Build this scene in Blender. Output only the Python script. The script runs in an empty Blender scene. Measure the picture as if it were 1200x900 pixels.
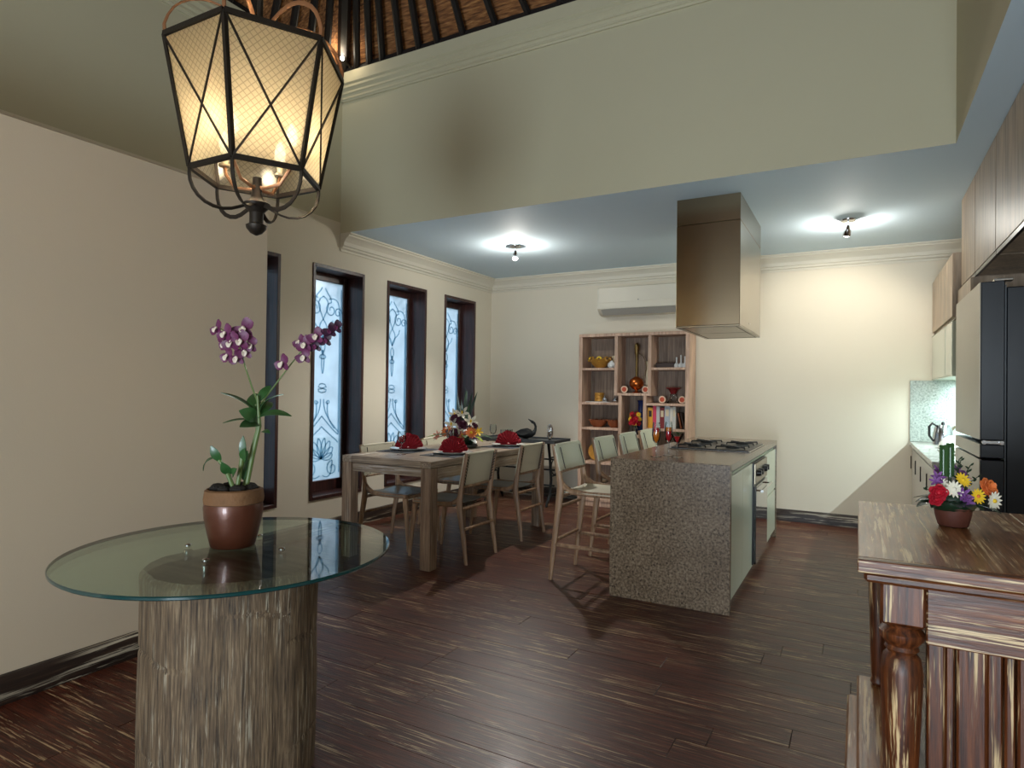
import bpy, math, random
from mathutils import Vector, Matrix
R = random.Random(7)
PI = math.pi
scn = bpy.context.scene
COL = scn.collection

# ------------------------------------------------------------------ camera
cam_d = bpy.data.cameras.new('camera'); cam = bpy.data.objects.new('camera', cam_d); COL.objects.link(cam)
cam_d.sensor_fit = 'HORIZONTAL'; cam_d.sensor_width = 36.0; cam_d.lens = 738.74 / 1200 * 36.0
cam_d.clip_start = 0.05
yaw, pitch, roll = math.radians(28.83), math.radians(0.64), math.radians(0.744)
fw = Vector((-math.sin(yaw) * math.cos(pitch), math.cos(yaw) * math.cos(pitch), math.sin(pitch)))
rt = Vector((math.cos(yaw), math.sin(yaw), 0)); up = rt.cross(fw)
r2 = rt * math.cos(roll) + up * math.sin(roll); u2 = -rt * math.sin(roll) + up * math.cos(roll)
cam.matrix_world = Matrix(((r2.x, u2.x, -fw.x, 0), (r2.y, u2.y, -fw.y, 0), (r2.z, u2.z, -fw.z, 1.3), (0, 0, 0, 1)))
scn.camera = cam

# ------------------------------------------------------------------ exposure, world, large lights
vs = scn.view_settings
vs.view_transform = 'Standard'; vs.look = 'None'; vs.gamma = 1.0; vs.use_curve_mapping = False
vs.exposure = 0.12
w = bpy.data.worlds.new('world'); scn.world = w; w.use_nodes = True
w.node_tree.nodes['Background'].inputs[0].default_value = (0.66, 0.83, 1.0, 1)
w.node_tree.nodes['Background'].inputs[1].default_value = 1.95

def light(name, kind, loc, power, col, size=0.1, size_y=None, target=None, spot=None, parent=None):
    d = bpy.data.lights.new(name, kind); d.energy = power; d.color = col
    if kind == 'AREA':
        d.size = size
        if size_y: d.shape = 'RECTANGLE'; d.size_y = size_y
    else:
        d.shadow_soft_size = size
    if spot: d.spot_size = math.radians(spot); d.spot_blend = 0.6
    o = bpy.data.objects.new(name, d); COL.objects.link(o); o.location = loc
    if target is not None:
        o.rotation_euler = (Vector(target) - Vector(loc)).to_track_quat('-Z', 'Y').to_euler()
    if parent: o.parent = parent
    return o
# added daylight-coloured fill lamp at an assumed, unseen opening behind the camera
light('added_rear_fill', 'AREA', (-0.9, -2.9, 1.35), 34, (1.0, 0.94, 0.84), 3.2, 2.3, target=(-0.9, 0, 1.35))
# second added fill lamp, low outside that opening, aimed up to brighten the ceiling
light('added_upward_fill', 'AREA', (0.1, -4.2, 0.15), 245, (0.74, 0.88, 1.0), 1.4, 1.6, target=(-2.6, 5.5, 2.5))

# ------------------------------------------------------------------ mesh helpers
def V(*a): return Vector(a)
class B:
    def __init__(s): s.v = []; s.f = []; s.m = []
    def add(s, vs, fs, mi=0):
        o = len(s.v); s.v += [tuple(p) for p in vs]; s.f += [tuple(i + o for i in f) for f in fs]; s.m += [mi] * len(fs); return s
    def box(s, x0, x1, y0, y1, z0, z1, b=0.0, mi=0):
        if x0 > x1: x0, x1 = x1, x0
        if y0 > y1: y0, y1 = y1, y0
        if z0 > z1: z0, z1 = z1, z0
        b = min(b, (x1 - x0) * .45, (y1 - y0) * .45, (z1 - z0) * .45)
        if b <= 0:
            vs = [(x, y, z) for x in (x0, x1) for y in (y0, y1) for z in (z0, z1)]
            return s.add(vs, [(0, 1, 3, 2), (4, 6, 7, 5), (0, 4, 5, 1), (2, 3, 7, 6), (0, 2, 6, 4), (1, 5, 7, 3)], mi)
        vs = []; ix = {}
        X, Y, Z = (x0, x1), (y0, y1), (z0, z1)
        for i in (0, 1):
            for j in (0, 1):
                for k in (0, 1):
                    sx, sy, sz = (1, -1)[i] * b, (1, -1)[j] * b, (1, -1)[k] * b
                    for a, p in enumerate(((X[i], Y[j] + sy, Z[k] + sz), (X[i] + sx, Y[j], Z[k] + sz), (X[i] + sx, Y[j] + sy, Z[k]))):
                        ix[i, j, k, a] = len(vs); vs.append(p)
        fs = []
        for i in (0, 1):
            q = [ix[i, 0, 0, 0], ix[i, 1, 0, 0], ix[i, 1, 1, 0], ix[i, 0, 1, 0]]; fs.append(q if i else q[::-1])
            q = [ix[0, i, 0, 1], ix[1, i, 0, 1], ix[1, i, 1, 1], ix[0, i, 1, 1]]; fs.append(q if not i else q[::-1])
            q = [ix[0, 0, i, 2], ix[1, 0, i, 2], ix[1, 1, i, 2], ix[0, 1, i, 2]]; fs.append(q if i else q[::-1])
        for a in (0, 1):
            for c in (0, 1):
                fs.append((ix[0, a, c, 1], ix[1, a, c, 1], ix[1, a, c, 2], ix[0, a, c, 2]))
                fs.append((ix[a, 0, c, 0], ix[a, 1, c, 0], ix[a, 1, c, 2], ix[a, 0, c, 2]))
                fs.append((ix[a, c, 0, 0], ix[a, c, 1, 0], ix[a, c, 1, 1], ix[a, c, 0, 1]))
        for i in (0, 1):
            for j in (0, 1):
                for k in (0, 1): fs.append((ix[i, j, k, 0], ix[i, j, k, 1], ix[i, j, k, 2]))
        return s.add(vs, fs, mi)
    def tube(s, path, rad, n=8, cap=True, closed=False, flat=1.0, upv=None, mi=0):
        P = [Vector(p) for p in path]; m = len(P)
        rr = rad if isinstance(rad, (list, tuple)) else [rad] * m
        T = []
        for i in range(m):
            a = P[i - 1] if (i > 0 or closed) else P[i]; c = P[(i + 1) % m] if (i < m - 1 or closed) else P[i]
            t = (c - a); T.append(t.normalized() if t.length > 1e-9 else V(0, 0, 1))
        u = Vector(upv) if upv is not None else (V(0, 0, 1) if abs(T[0].z) < .9 else V(1, 0, 0))
        vs = []
        for i in range(m):
            e = u - T[i] * u.dot(T[i])
            if e.length < 1e-6: e = T[i].orthogonal()
            e.normalize(); g = T[i].cross(e)
            if upv is None: u = e
            for k in range(n):
                a = 2 * PI * (k + .5) / n
                vs.append(P[i] + (e * math.cos(a) + g * math.sin(a) * flat) * rr[i])
        fs = []
        for i in range(m if closed else m - 1):
            j = (i + 1) % m
            for k in range(n):
                l = (k + 1) % n; fs.append((i * n + k, i * n + l, j * n + l, j * n + k))
        if cap and not closed:
            fs.append(tuple(range(n))[::-1]); fs.append(tuple((m - 1) * n + k for k in range(n)))
        return s.add(vs, fs, mi)
    def lathe(s, prof, n=20, c=(0, 0, 0), capb=True, capt=True, wob=None, mi=0):
        vs = []; m = len(prof)
        for (r, z) in prof:
            for k in range(n):
                a = 2 * PI * k / n; q = r * (wob(a, z) if wob else 1)
                vs.append((c[0] + q * math.cos(a), c[1] + q * math.sin(a), c[2] + z))
        fs = []
        for i in range(m - 1):
            for k in range(n):
                l = (k + 1) % n; fs.append((i * n + k, i * n + l, (i + 1) * n + l, (i + 1) * n + k))
        if capb: fs.append(tuple(range(n))[::-1])
        if capt: fs.append(tuple((m - 1) * n + k for k in range(n)))
        return s.add(vs, fs, mi)
    def ball(s, c, r, n=10, m=6, sc=(1, 1, 1), mi=0):
        prof = [(max(1e-4, math.sin(PI * i / m)) * r, -math.cos(PI * i / m) * r) for i in range(m + 1)]
        o = len(s.v); s.lathe(prof, n, (0, 0, 0), True, True, None, mi)
        s.v[o:] = [(c[0] + x * sc[0], c[1] + y * sc[1], c[2] + z * sc[2]) for x, y, z in s.v[o:]]
        return s
    def extr(s, prof, a, b, out, mi=0):
        """profile [(o, z)] swept horizontally from a to b; out = horizontal unit vector of the projection"""
        out = Vector(out); a = Vector(a); b = Vector(b); n = len(prof)
        vs = [p + out * o + V(0, 0, z) for p in (a, b) for o, z in prof]
        fs = [(i, (i + 1) % n, n + (i + 1) % n, n + i) for i in range(n)] + [tuple(range(n))[::-1], tuple(range(n, 2 * n))]
        return s.add(vs, fs, mi)
    def sheet(s, grid, th, mi=0):
        """grid[i][j] of points -> closed sheet of the given thickness"""
        ni, nj = len(grid), len(grid[0]); G = [[Vector(p) for p in row] for row in grid]; N = []
        for i in range(ni):
            for j in range(nj):
                a = G[min(i + 1, ni - 1)][j] - G[max(i - 1, 0)][j]; c = G[i][min(j + 1, nj - 1)] - G[i][max(j - 1, 0)]
                n = a.cross(c); N.append(n.normalized() if n.length > 1e-12 else V(0, 0, 1))
        vs = []
        for sg in (.5, -.5):
            for i in range(ni):
                for j in range(nj): vs.append(G[i][j] + N[i * nj + j] * th * sg)
        q = lambda i, j, k: k * ni * nj + i * nj + j
        fs = []
        for i in range(ni - 1):
            for j in range(nj - 1):
                fs.append((q(i, j, 0), q(i + 1, j, 0), q(i + 1, j + 1, 0), q(i, j + 1, 0)))
                fs.append((q(i, j, 1), q(i, j + 1, 1), q(i + 1, j + 1, 1), q(i + 1, j, 1)))
        for i in range(ni - 1):
            fs.append((q(i, 0, 0), q(i, 0, 1), q(i + 1, 0, 1), q(i + 1, 0, 0)))
            fs.append((q(i, nj - 1, 0), q(i + 1, nj - 1, 0), q(i + 1, nj - 1, 1), q(i, nj - 1, 1)))
        for j in range(nj - 1):
            fs.append((q(0, j, 0), q(0, j + 1, 0), q(0, j + 1, 1), q(0, j, 1)))
            fs.append((q(ni - 1, j, 0), q(ni - 1, j, 1), q(ni - 1, j + 1, 1), q(ni - 1, j + 1, 0)))
        return s.add(vs, fs, mi)
    def leaf(s, base, tip, width, bend=0.0, side=(0, 0, 1), th=.0015, n=6, cup=.15, mi=0, shape=None):
        base = Vector(base); tip = Vector(tip); d = tip - base; L = d.length; d = d / L
        nv = Vector(side); nv = nv - d * nv.dot(d)
        if nv.length < 1e-4: nv = d.orthogonal()
        nv.normalize(); wv = d.cross(nv); grid = []
        for i in range(n + 1):
            t = i / n; hw = width * .5 * (shape(t) if shape else math.sin(PI * min(1, t * .93 + .06)) ** .8)
            hw = max(hw, .0006); p = base + d * L * t + nv * bend * math.sin(PI * t)
            grid.append([p - wv * hw + nv * cup * hw, p, p + wv * hw + nv * cup * hw])
        return s.sheet(grid, th, mi)
    def build(s, name, mat, parent=None, smooth=True, ang=40, loc=None, rz=None):
        me = bpy.data.meshes.new(name); me.from_pydata(s.v, [], s.f)
        for mm in (mat if isinstance(mat, (list, tuple)) else [mat]): me.materials.append(mm)
        me.polygons.foreach_set('material_index', s.m)
        me.update()
        import bmesh
        bm = bmesh.new(); bm.from_mesh(me); bmesh.ops.recalc_face_normals(bm, faces=bm.faces); bm.to_mesh(me); bm.free()
        if smooth:
            me.polygons.foreach_set('use_smooth', [True] * len(me.polygons)); me.set_sharp_from_angle(angle=math.radians(ang))
        o = bpy.data.objects.new(name, me); COL.objects.link(o)
        if parent: o.parent = parent
        if loc is not None: o.location = loc
        if rz is not None: o.rotation_euler[2] = rz
        return o

def tag(o, label, cat, group=None):
    o['label'] = label; o['category'] = cat
    if group: o['group'] = group
    return o
def thing(name, label, cat, loc=(0, 0, 0), rz=0.0, group=None):
    o = bpy.data.objects.new(name, None); COL.objects.link(o); o.empty_display_size = .1
    o.location = loc; o.rotation_euler = (0, 0, rz); return tag(o, label, cat, group)
def struct(o): o['kind'] = 'structure'; return o
def copy_tree(o, parent=None):
    c = o.copy(); COL.objects.link(c); c.parent = parent
    for ch in o.children: copy_tree(ch, c)
    return c
def place(src, first, label, loc, rz, group=None):
    o = src if first else copy_tree(src)
    o.location = loc; o.rotation_euler = (0, 0, rz); o['label'] = label
    if group: o['group'] = group
    return o

# ------------------------------------------------------------------ materials
def srgb(r, g, b):
    f = lambda c: (c / 255 / 12.92) if c / 255 <= .04045 else ((c / 255 + .055) / 1.055) ** 2.4
    return (f(r), f(g), f(b), 1)
def newmat(name):
    m = bpy.data.materials.new(name); m.use_nodes = True; nt = m.node_tree
    return m, nt, nt.nodes, nt.links, nt.nodes['Principled BSDF']
def inp(b, name, val): b.inputs[name].default_value = val
def plain(name, col, rough=.5, metal=0.0, coat=0.0, spec=None, bump=0.0, bscale=60, var=0.0, vscale=3.0):
    m, nt, N, L, b = newmat(name)
    inp(b, 'Base Color', col); inp(b, 'Roughness', rough); inp(b, 'Metallic', metal)
    if coat: inp(b, 'Coat Weight', coat); inp(b, 'Coat Roughness', .08)
    if spec is not None: inp(b, 'Specular IOR Level', spec)
    tc = N.new('ShaderNodeTexCoord')
    if var:
        n = N.new('ShaderNodeTexNoise'); n.inputs['Scale'].default_value = vscale; n.inputs['Detail'].default_value = 4; L.new(tc.outputs['Object'], n.inputs['Vector'])
        mx = N.new('ShaderNodeMixRGB'); mx.inputs[1].default_value = [c * (1 - var) for c in col[:3]] + [1]; mx.inputs[2].default_value = [min(1, c * (1 + var)) for c in col[:3]] + [1]
        L.new(n.outputs['Fac'], mx.inputs[0]); L.new(mx.outputs[0], b.inputs['Base Color'])
    if bump:
        n = N.new('ShaderNodeTexNoise'); n.inputs['Scale'].default_value = bscale; n.inputs['Detail'].default_value = 3; L.new(tc.outputs['Object'], n.inputs['Vector'])
        bp = N.new('ShaderNodeBump'); bp.inputs['Strength'].default_value = bump; bp.inputs['Distance'].default_value = .01
        L.new(n.outputs['Fac'], bp.inputs['Height']); L.new(bp.outputs[0], b.inputs['Normal'])
    return m
def ramp(N, stops):
    r = N.new('ShaderNodeValToRGB'); e = r.color_ramp.elements
    while len(e) < len(stops): e.new(.5)
    for i, (p, c) in enumerate(stops): e[i].position = p; e[i].color = c
    return r
def wood(name, dark, mid, light_, streak, axis=0, amt=.5, rough=.45, fine=55, coat=0.0, bump=.25, patch=2.0, thr=.62, wav=.35, pt=(.45, .62), ratio=.035):
    """distressed timber: stretched grain, tone change from piece to piece, worn pale streaks along the grain"""
    m, nt, N, L, b = newmat(name)
    tc = N.new('ShaderNodeTexCoord'); oi = N.new('ShaderNodeObjectInfo')
    off = N.new('ShaderNodeVectorMath'); off.operation = 'SCALE'; off.inputs[0].default_value = (37, 23, 11); L.new(oi.outputs['Random'], off.inputs['Scale'])
    add = N.new('ShaderNodeVectorMath'); add.operation = 'ADD'; L.new(tc.outputs['Object'], add.inputs[0]); L.new(off.outputs[0], add.inputs[1])
    def grain(scale, ratio, detail, dist=0.0, rg=.6):
        mp = N.new('ShaderNodeMapping'); sc = [scale] * 3; sc[axis] = scale * ratio; mp.inputs['Scale'].default_value = sc
        L.new(add.outputs[0], mp.inputs['Vector'])
        n = N.new('ShaderNodeTexNoise'); n.inputs['Scale'].default_value = 1; n.inputs['Detail'].default_value = detail
        n.inputs['Roughness'].default_value = rg; n.inputs['Distortion'].default_value = dist
        L.new(mp.outputs[0], n.inputs['Vector']); return n
    g1 = grain(fine, .045, 5, wav); g2 = grain(patch * 3, .25, 3); g3 = grain(fine * .8, ratio, 4, wav * 2, .7); g4 = grain(patch, .4, 3)
    r1 = ramp(N, [(.3, dark), (.55, mid), (.78, light_)]); L.new(g1.outputs['Fac'], r1.inputs[0])
    tone = N.new('ShaderNodeMixRGB'); tone.blend_type = 'MULTIPLY'; tone.inputs[0].default_value = .75
    r2 = ramp(N, [(.3, (.55, .5, .48, 1)), (.7, (1.15, 1.1, 1.05, 1))]); L.new(g2.outputs['Fac'], r2.inputs[0])
    L.new(r1.outputs[0], tone.inputs[1]); L.new(r2.outputs[0], tone.inputs[2])
    # worn streaks: narrow grain band inside patches
    s1 = ramp(N, [(thr, (0, 0, 0, 1)), (thr + .07, (1, 1, 1, 1))]); L.new(g3.outputs['Fac'], s1.inputs[0])
    s2 = ramp(N, [(pt[0], (0, 0, 0, 1)), (pt[1], (1, 1, 1, 1))]); L.new(g4.outputs['Fac'], s2.inputs[0])
    mul = N.new('ShaderNodeMath'); mul.operation = 'MULTIPLY'; L.new(s1.outputs[0], mul.inputs[0]); L.new(s2.outputs[0], mul.inputs[1])
    mul2 = N.new('ShaderNodeMath'); mul2.operation = 'MULTIPLY'; mul2.inputs[1].default_value = amt; L.new(mul.outputs[0], mul2.inputs[0])
    mx = N.new('ShaderNodeMixRGB'); L.new(mul2.outputs[0], mx.inputs[0]); L.new(tone.outputs[0], mx.inputs[1]); mx.inputs[2].default_value = streak
    L.new(mx.outputs[0], b.inputs['Base Color'])
    inp(b, 'Roughness', rough)
    if coat: inp(b, 'Coat Weight', coat); inp(b, 'Coat Roughness', .15)
    bp = N.new('ShaderNodeBump'); bp.inputs['Strength'].default_value = bump; bp.inputs['Distance'].default_value = .004
    L.new(g1.outputs['Fac'], bp.inputs['Height']); L.new(bp.outputs[0], b.inputs['Normal'])
    return m
def stone(name, base, dark, pale, rough=.35, scale=70):
    """mottled stone with scattered dark pits and pale grains"""
    m, nt, N, L, b = newmat(name)
    tc = N.new('ShaderNodeTexCoord')
    n = N.new('ShaderNodeTexNoise'); n.inputs['Scale'].default_value = scale * .9; n.inputs['Detail'].default_value = 6; n.inputs['Roughness'].default_value = .7; L.new(tc.outputs['Object'], n.inputs['Vector'])
    r2 = ramp(N, [(.34, dark), (.5, base), (.68, pale)]); L.new(n.outputs['Fac'], r2.inputs[0])
    vo = N.new('ShaderNodeTexVoronoi'); vo.inputs['Scale'].default_value = scale; L.new(tc.outputs['Object'], vo.inputs['Vector'])
    sep = N.new('ShaderNodeSeparateColor'); L.new(vo.outputs['Color'], sep.inputs[0])
    thr = N.new('ShaderNodeMath'); thr.operation = 'MULTIPLY'; thr.inputs[1].default_value = .42; L.new(sep.outputs[0], thr.inputs[0])
    lt = N.new('ShaderNodeMath'); lt.operation = 'LESS_THAN'; L.new(vo.outputs['Distance'], lt.inputs[0]); L.new(thr.outputs[0], lt.inputs[1])
    gt_ = N.new('ShaderNodeMath'); gt_.operation = 'GREATER_THAN'; gt_.inputs[1].default_value = .55; L.new(sep.outputs[1], gt_.inputs[0])
    mu = N.new('ShaderNodeMath'); mu.operation = 'MULTIPLY'; L.new(lt.outputs[0], mu.inputs[0]); L.new(gt_.outputs[0], mu.inputs[1])
    mu2 = N.new('ShaderNodeMath'); mu2.operation = 'MULTIPLY'; mu2.inputs[1].default_value = .75; L.new(mu.outputs[0], mu2.inputs[0])
    mx = N.new('ShaderNodeMixRGB'); L.new(mu2.outputs[0], mx.inputs[0]); L.new(r2.outputs[0], mx.inputs[1]); mx.inputs[2].default_value = [c * .55 for c in dark[:3]] + [1]
    n3 = N.new('ShaderNodeTexNoise'); n3.inputs['Scale'].default_value = 5; n3.inputs['Detail'].default_value = 4; L.new(tc.outputs['Object'], n3.inputs['Vector'])
    r3 = ramp(N, [(.35, (.78, .74, .70, 1)), (.68, (1.12, 1.1, 1.08, 1))]); L.new(n3.outputs['Fac'], r3.inputs[0])
    m2 = N.new('ShaderNodeMixRGB'); m2.blend_type = 'MULTIPLY'; m2.inputs[0].default_value = .9; L.new(mx.outputs[0], m2.inputs[1]); L.new(r3.outputs[0], m2.inputs[2])
    L.new(m2.outputs[0], b.inputs['Base Color']); inp(b, 'Roughness', rough)
    return m
def glassy(name, tint, rough=0.02, gloss=1.0, ior=1.45):
    """thin clear glass: tinted see-through plus Fresnel reflection"""
    m, nt, N, L, b = newmat(name); N.remove(b); out = N['Material Output']
    t = N.new('ShaderNodeBsdfTransparent'); t.inputs[0].default_value = tint
    g = N.new('ShaderNodeBsdfGlossy'); g.inputs['Roughness'].default_value = rough; g.inputs[0].default_value = (gloss, gloss, gloss, 1)
    fr = N.new('ShaderNodeFresnel'); fr.inputs[0].default_value = ior
    mx = N.new('ShaderNodeMixShader'); L.new(fr.outputs[0], mx.inputs[0]); L.new(t.outputs[0], mx.inputs[1]); L.new(g.outputs[0], mx.inputs[2])
    L.new(mx.outputs[0], out.inputs[0]); return m
def frosted(name, tint, clear=.25, lattice=None, gloss=.08, clear_tint=(1, 1, 1, 1)):
    m, nt, N, L, b = newmat(name); N.remove(b); out = N['Material Output']
    tl = N.new('ShaderNodeBsdfTranslucent'); tl.inputs[0].default_value = tint
    tr = N.new('ShaderNodeBsdfTransparent'); tr.inputs[0].default_value = clear_tint
    gl = N.new('ShaderNodeBsdfGlossy'); gl.inputs['Roughness'].default_value = .25
    m1 = N.new('ShaderNodeMixShader'); m1.inputs[0].default_value = clear; L.new(tl.outputs[0], m1.inputs[1]); L.new(tr.outputs[0], m1.inputs[2])
    m2 = N.new('ShaderNodeMixShader'); m2.inputs[0].default_value = gloss; L.new(m1.outputs[0], m2.inputs[1]); L.new(gl.outputs[0], m2.inputs[2])
    L.new(m2.outputs[0], out.inputs[0])
    tc = N.new('ShaderNodeTexCoord')
    if lattice:
        # pressed diamond lattice in the lantern glass
        sep = N.new('ShaderNodeSeparateXYZ'); L.new(tc.outputs['UV'] if False else tc.outputs['Object'], sep.inputs[0])
        def wave(sx, sz):
            a = N.new('ShaderNodeMath'); a.operation = 'MULTIPLY'; a.inputs[1].default_value = sx; L.new(sep.outputs[0], a.inputs[0])
            c = N.new('ShaderNodeMath'); c.operation = 'MULTIPLY_ADD'; c.inputs[1].default_value = sz; L.new(sep.outputs[2], c.inputs[0]); L.new(a.outputs[0], c.inputs[2])
            sn = N.new('ShaderNodeMath'); sn.operation = 'SINE'; L.new(c.outputs[0], sn.inputs[0])
            ab = N.new('ShaderNodeMath'); ab.operation = 'ABSOLUTE'; L.new(sn.outputs[0], ab.inputs[0]); return ab
        k = lattice; w1, w2 = wave(k, k), wave(k, -k)
        mn = N.new('ShaderNodeMath'); mn.operation = 'MINIMUM'; L.new(w1.outputs[0], mn.inputs[0]); L.new(w2.outputs[0], mn.inputs[1])
        rp = ramp(N, [(.05, [c * .62 for c in tint[:3]] + [1]), (.4, tint)]); L.new(mn.outputs[0], rp.inputs[0]); L.new(rp.outputs[0], tl.inputs[0])
    else:
        n = N.new('ShaderNodeTexNoise'); n.inputs['Scale'].default_value = 4; L.new(tc.outputs['Object'], n.inputs['Vector'])
        rp = ramp(N, [(.3, [c * .8 for c in tint[:3]] + [1]), (.7, tint)]); L.new(n.outputs['Fac'], rp.inputs[0]); L.new(rp.outputs[0], tl.inputs[0])
    return m
def emit(name, col, st):
    m, nt, N, L, b = newmat(name); inp(b, 'Base Color', col); inp(b, 'Emission Color', col); inp(b, 'Emission Strength', st); return m

M = {}
M['wall'] = plain('wall_cream', srgb(220, 211, 192), .75, bump=.05, bscale=120, var=.02, vscale=1.2)
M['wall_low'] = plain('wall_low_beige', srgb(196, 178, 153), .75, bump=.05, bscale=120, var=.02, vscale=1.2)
M['wall_up'] = plain('wall_upper', srgb(194, 187, 158), .75, bump=.05, bscale=120, var=.02)
M['ceil'] = plain('ceiling_daylight_tint', srgb(202, 220, 230), .7, bump=.03, bscale=140)  # bluish cast of the daylight is mixed into this colour
M['crown'] = plain('crown_white', srgb(214, 208, 192), .6, bump=.02)
M['floor'] = wood('floor_ironwood', srgb(36, 14, 8), srgb(84, 38, 23), srgb(128, 68, 43), srgb(196, 168, 130), 0, 1.0, .38, 130, coat=.04, bump=.35, patch=3.0, thr=.56, wav=.15, pt=(.40, .56))
inp(M['floor'].node_tree.nodes['Principled BSDF'], 'Specular IOR Level', .36)
M['base'] = wood('baseboard_wood', srgb(20, 13, 10), srgb(48, 34, 26), srgb(92, 72, 56), srgb(196, 184, 160), 1, .95, .45, 60, patch=3.0, thr=.52, wav=.25)
M['baseX'] = wood('baseboard_wood_back', srgb(20, 13, 10), srgb(48, 34, 26), srgb(92, 72, 56), srgb(206, 196, 176), 0, .95, .45, 60, patch=3.0, thr=.50, wav=.25)
M['table'] = wood('table_wood_lengthwise', srgb(112, 98, 84), srgb(166, 150, 132), srgb(192, 180, 164), srgb(216, 210, 202), 1, .7, .34, 90, patch=3, thr=.55)
M['tableX'] = wood('table_wood_crosswise', srgb(112, 98, 84), srgb(166, 150, 132), srgb(192, 180, 164), srgb(216, 210, 202), 0, .7, .45, 90, patch=3, thr=.55)
M['tableZ'] = wood('table_wood_upright', srgb(102, 82, 66), srgb(154, 130, 108), srgb(184, 162, 140), srgb(210, 200, 186), 2, .6, .5, 70, patch=3, thr=.55)
M['teak'] = wood('teak', srgb(126, 98, 74), srgb(170, 138, 108), srgb(194, 166, 136), srgb(206, 182, 154), 2, .4, .45, 50, patch=3)
M['shelf'] = wood('shelf_whitewash', srgb(172, 140, 120), srgb(208, 178, 156), srgb(224, 200, 180), srgb(232, 216, 202), 2, .5, .55, 60, patch=3)
M['shelf_in'] = wood('shelf_back_board', srgb(112, 94, 82), srgb(150, 132, 116), srgb(172, 154, 138), srgb(180, 164, 148), 2, .4, .6, 50)
M['cabwood'] = wood('cabinet_ash', srgb(150, 130, 106), srgb(182, 162, 138), srgb(204, 186, 162), srgb(216, 202, 182), 2, .5, .4, 40, patch=3)
M['console'] = wood('console_upright', srgb(40, 17, 6), srgb(98, 50, 20), srgb(140, 82, 40), srgb(216, 186, 138), 2, .95, .42, 110, patch=8, thr=.535, wav=.1, pt=(.46, .54), ratio=.03)
M['consoleX'] = wood('console_lengthwise', srgb(48, 22, 8), srgb(104, 56, 25), srgb(148, 92, 48), srgb(222, 194, 148), 0, .95, .40, 120, patch=8, thr=.535, wav=.1, pt=(.44, .52), ratio=.03)
M['console_top'] = wood('console_top_wood', srgb(96, 56, 28), srgb(150, 102, 58), srgb(186, 142, 94), srgb(232, 208, 166), 1, .95, .33, 100, coat=.15, patch=7, thr=.535, wav=.25, pt=(.44, .52), ratio=.03)
M['trunk'] = wood('petrified_trunk', srgb(44, 34, 25), srgb(112, 93, 70), srgb(160, 142, 114), srgb(206, 196, 172), 2, .55, .75, 150, bump=.8, patch=8, thr=.55, wav=.1)
M['trunk_top'] = wood('petrified_trunk_cut', srgb(80, 72, 58), srgb(130, 120, 100), srgb(160, 150, 128), srgb(190, 180, 156), 0, .5, .7, 30, bump=.6)
M['frame'] = wood('window_mahogany', srgb(36, 18, 16), srgb(66, 34, 30), srgb(92, 52, 46), srgb(84, 54, 50), 2, .3, .4, 40, coat=.2)
M['rafter'] = wood('rafter_timber', srgb(12, 9, 8), srgb(26, 19, 16), srgb(42, 32, 26), srgb(60, 48, 38), 0, .3, .6, 40)
M['stone'] = stone('island_stone', srgb(118, 102, 84), srgb(58, 49, 41), srgb(158, 142, 120), .20, 75)
M['granite'] = stone('splashback_granite', srgb(172, 184, 178), srgb(134, 146, 142), srgb(198, 208, 202), .25, 70)
M['worktop'] = stone('worktop_stone', srgb(176, 178, 170), srgb(120, 122, 116), srgb(204, 206, 200), .2, 60)
M['lacq'] = plain('lacquer_sage', srgb(186, 190, 168), .3, coat=.3, var=.06, vscale=2)
M['lacq_w'] = plain('lacquer_white', srgb(208, 204, 196), .3, coat=.3)
M['steel'] = plain('brushed_steel', srgb(142, 132, 114), .27, 1.0, var=.05, vscale=8)
def brushed():
    m = plain('hood_steel', srgb(134, 120, 98), .20, 1.0, var=.05, vscale=8); N, L = m.node_tree.nodes, m.node_tree.links; b = N['Principled BSDF']
    tg = N.new('ShaderNodeTangent'); tg.direction_type = 'RADIAL'; tg.axis = 'Z'; L.new(tg.outputs[0], b.inputs['Tangent'])
    inp(b, 'Anisotropic', .85); inp(b, 'Anisotropic Rotation', .25); return m
M['hood'] = brushed()
M['chrome'] = plain('chrome', srgb(200, 200, 200), .12, 1.0)
M['fridge_side'] = plain('fridge_black', srgb(16, 19, 26), .35, bump=.05, bscale=200)
M['fridge_front'] = plain('fridge_champagne', srgb(196, 188, 172), .35, .25)
M['black'] = plain('black_enamel', srgb(18, 18, 20), .3, bump=.02)
M['iron'] = plain('dark_bronze', srgb(44, 37, 30), .5, .6, bump=.1, bscale=90)
M['castiron'] = plain('cast_iron', srgb(34, 36, 38), .5, .5, bump=.15, bscale=120)
M['strap'] = plain('lantern_strap', srgb(150, 104, 70), .45, .5)
M['slate'] = plain('slate_tray', srgb(62, 66, 70), .45, bump=.1)
M['white'] = plain('white_plastic', srgb(222, 220, 212), .45, bump=.01)
M['china'] = plain('white_china', srgb(226, 226, 222), .18, coat=.4)
M['leather'] = plain('leather_cream', srgb(202, 195, 172), .55, bump=.12, bscale=180, var=.05)
M['leather_b'] = plain('leather_pale', srgb(210, 210, 188), .5, bump=.1, bscale=180, var=.04)
M['leather_g'] = plain('leather_grey', srgb(120, 120, 116), .32, bump=.12, bscale=160, var=.08)
M['lace'] = plain('lacing_dark', srgb(40, 32, 28), .6)
M['napkin'] = plain('napkin_red', srgb(150, 16, 34), .8, bump=.15, bscale=220, var=.1, vscale=14)
M['mat'] = plain('placemat_grey', srgb(74, 80, 90), .7, bump=.3, bscale=300)
M['silver'] = plain('silver', srgb(176, 178, 182), .2, 1.0)
M['copper'] = plain('copper', srgb(196, 108, 52), .28, 1.0, var=.2, vscale=10)
M['brass'] = plain('aged_brass', srgb(120, 98, 60), .4, .9, var=.2)
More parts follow.
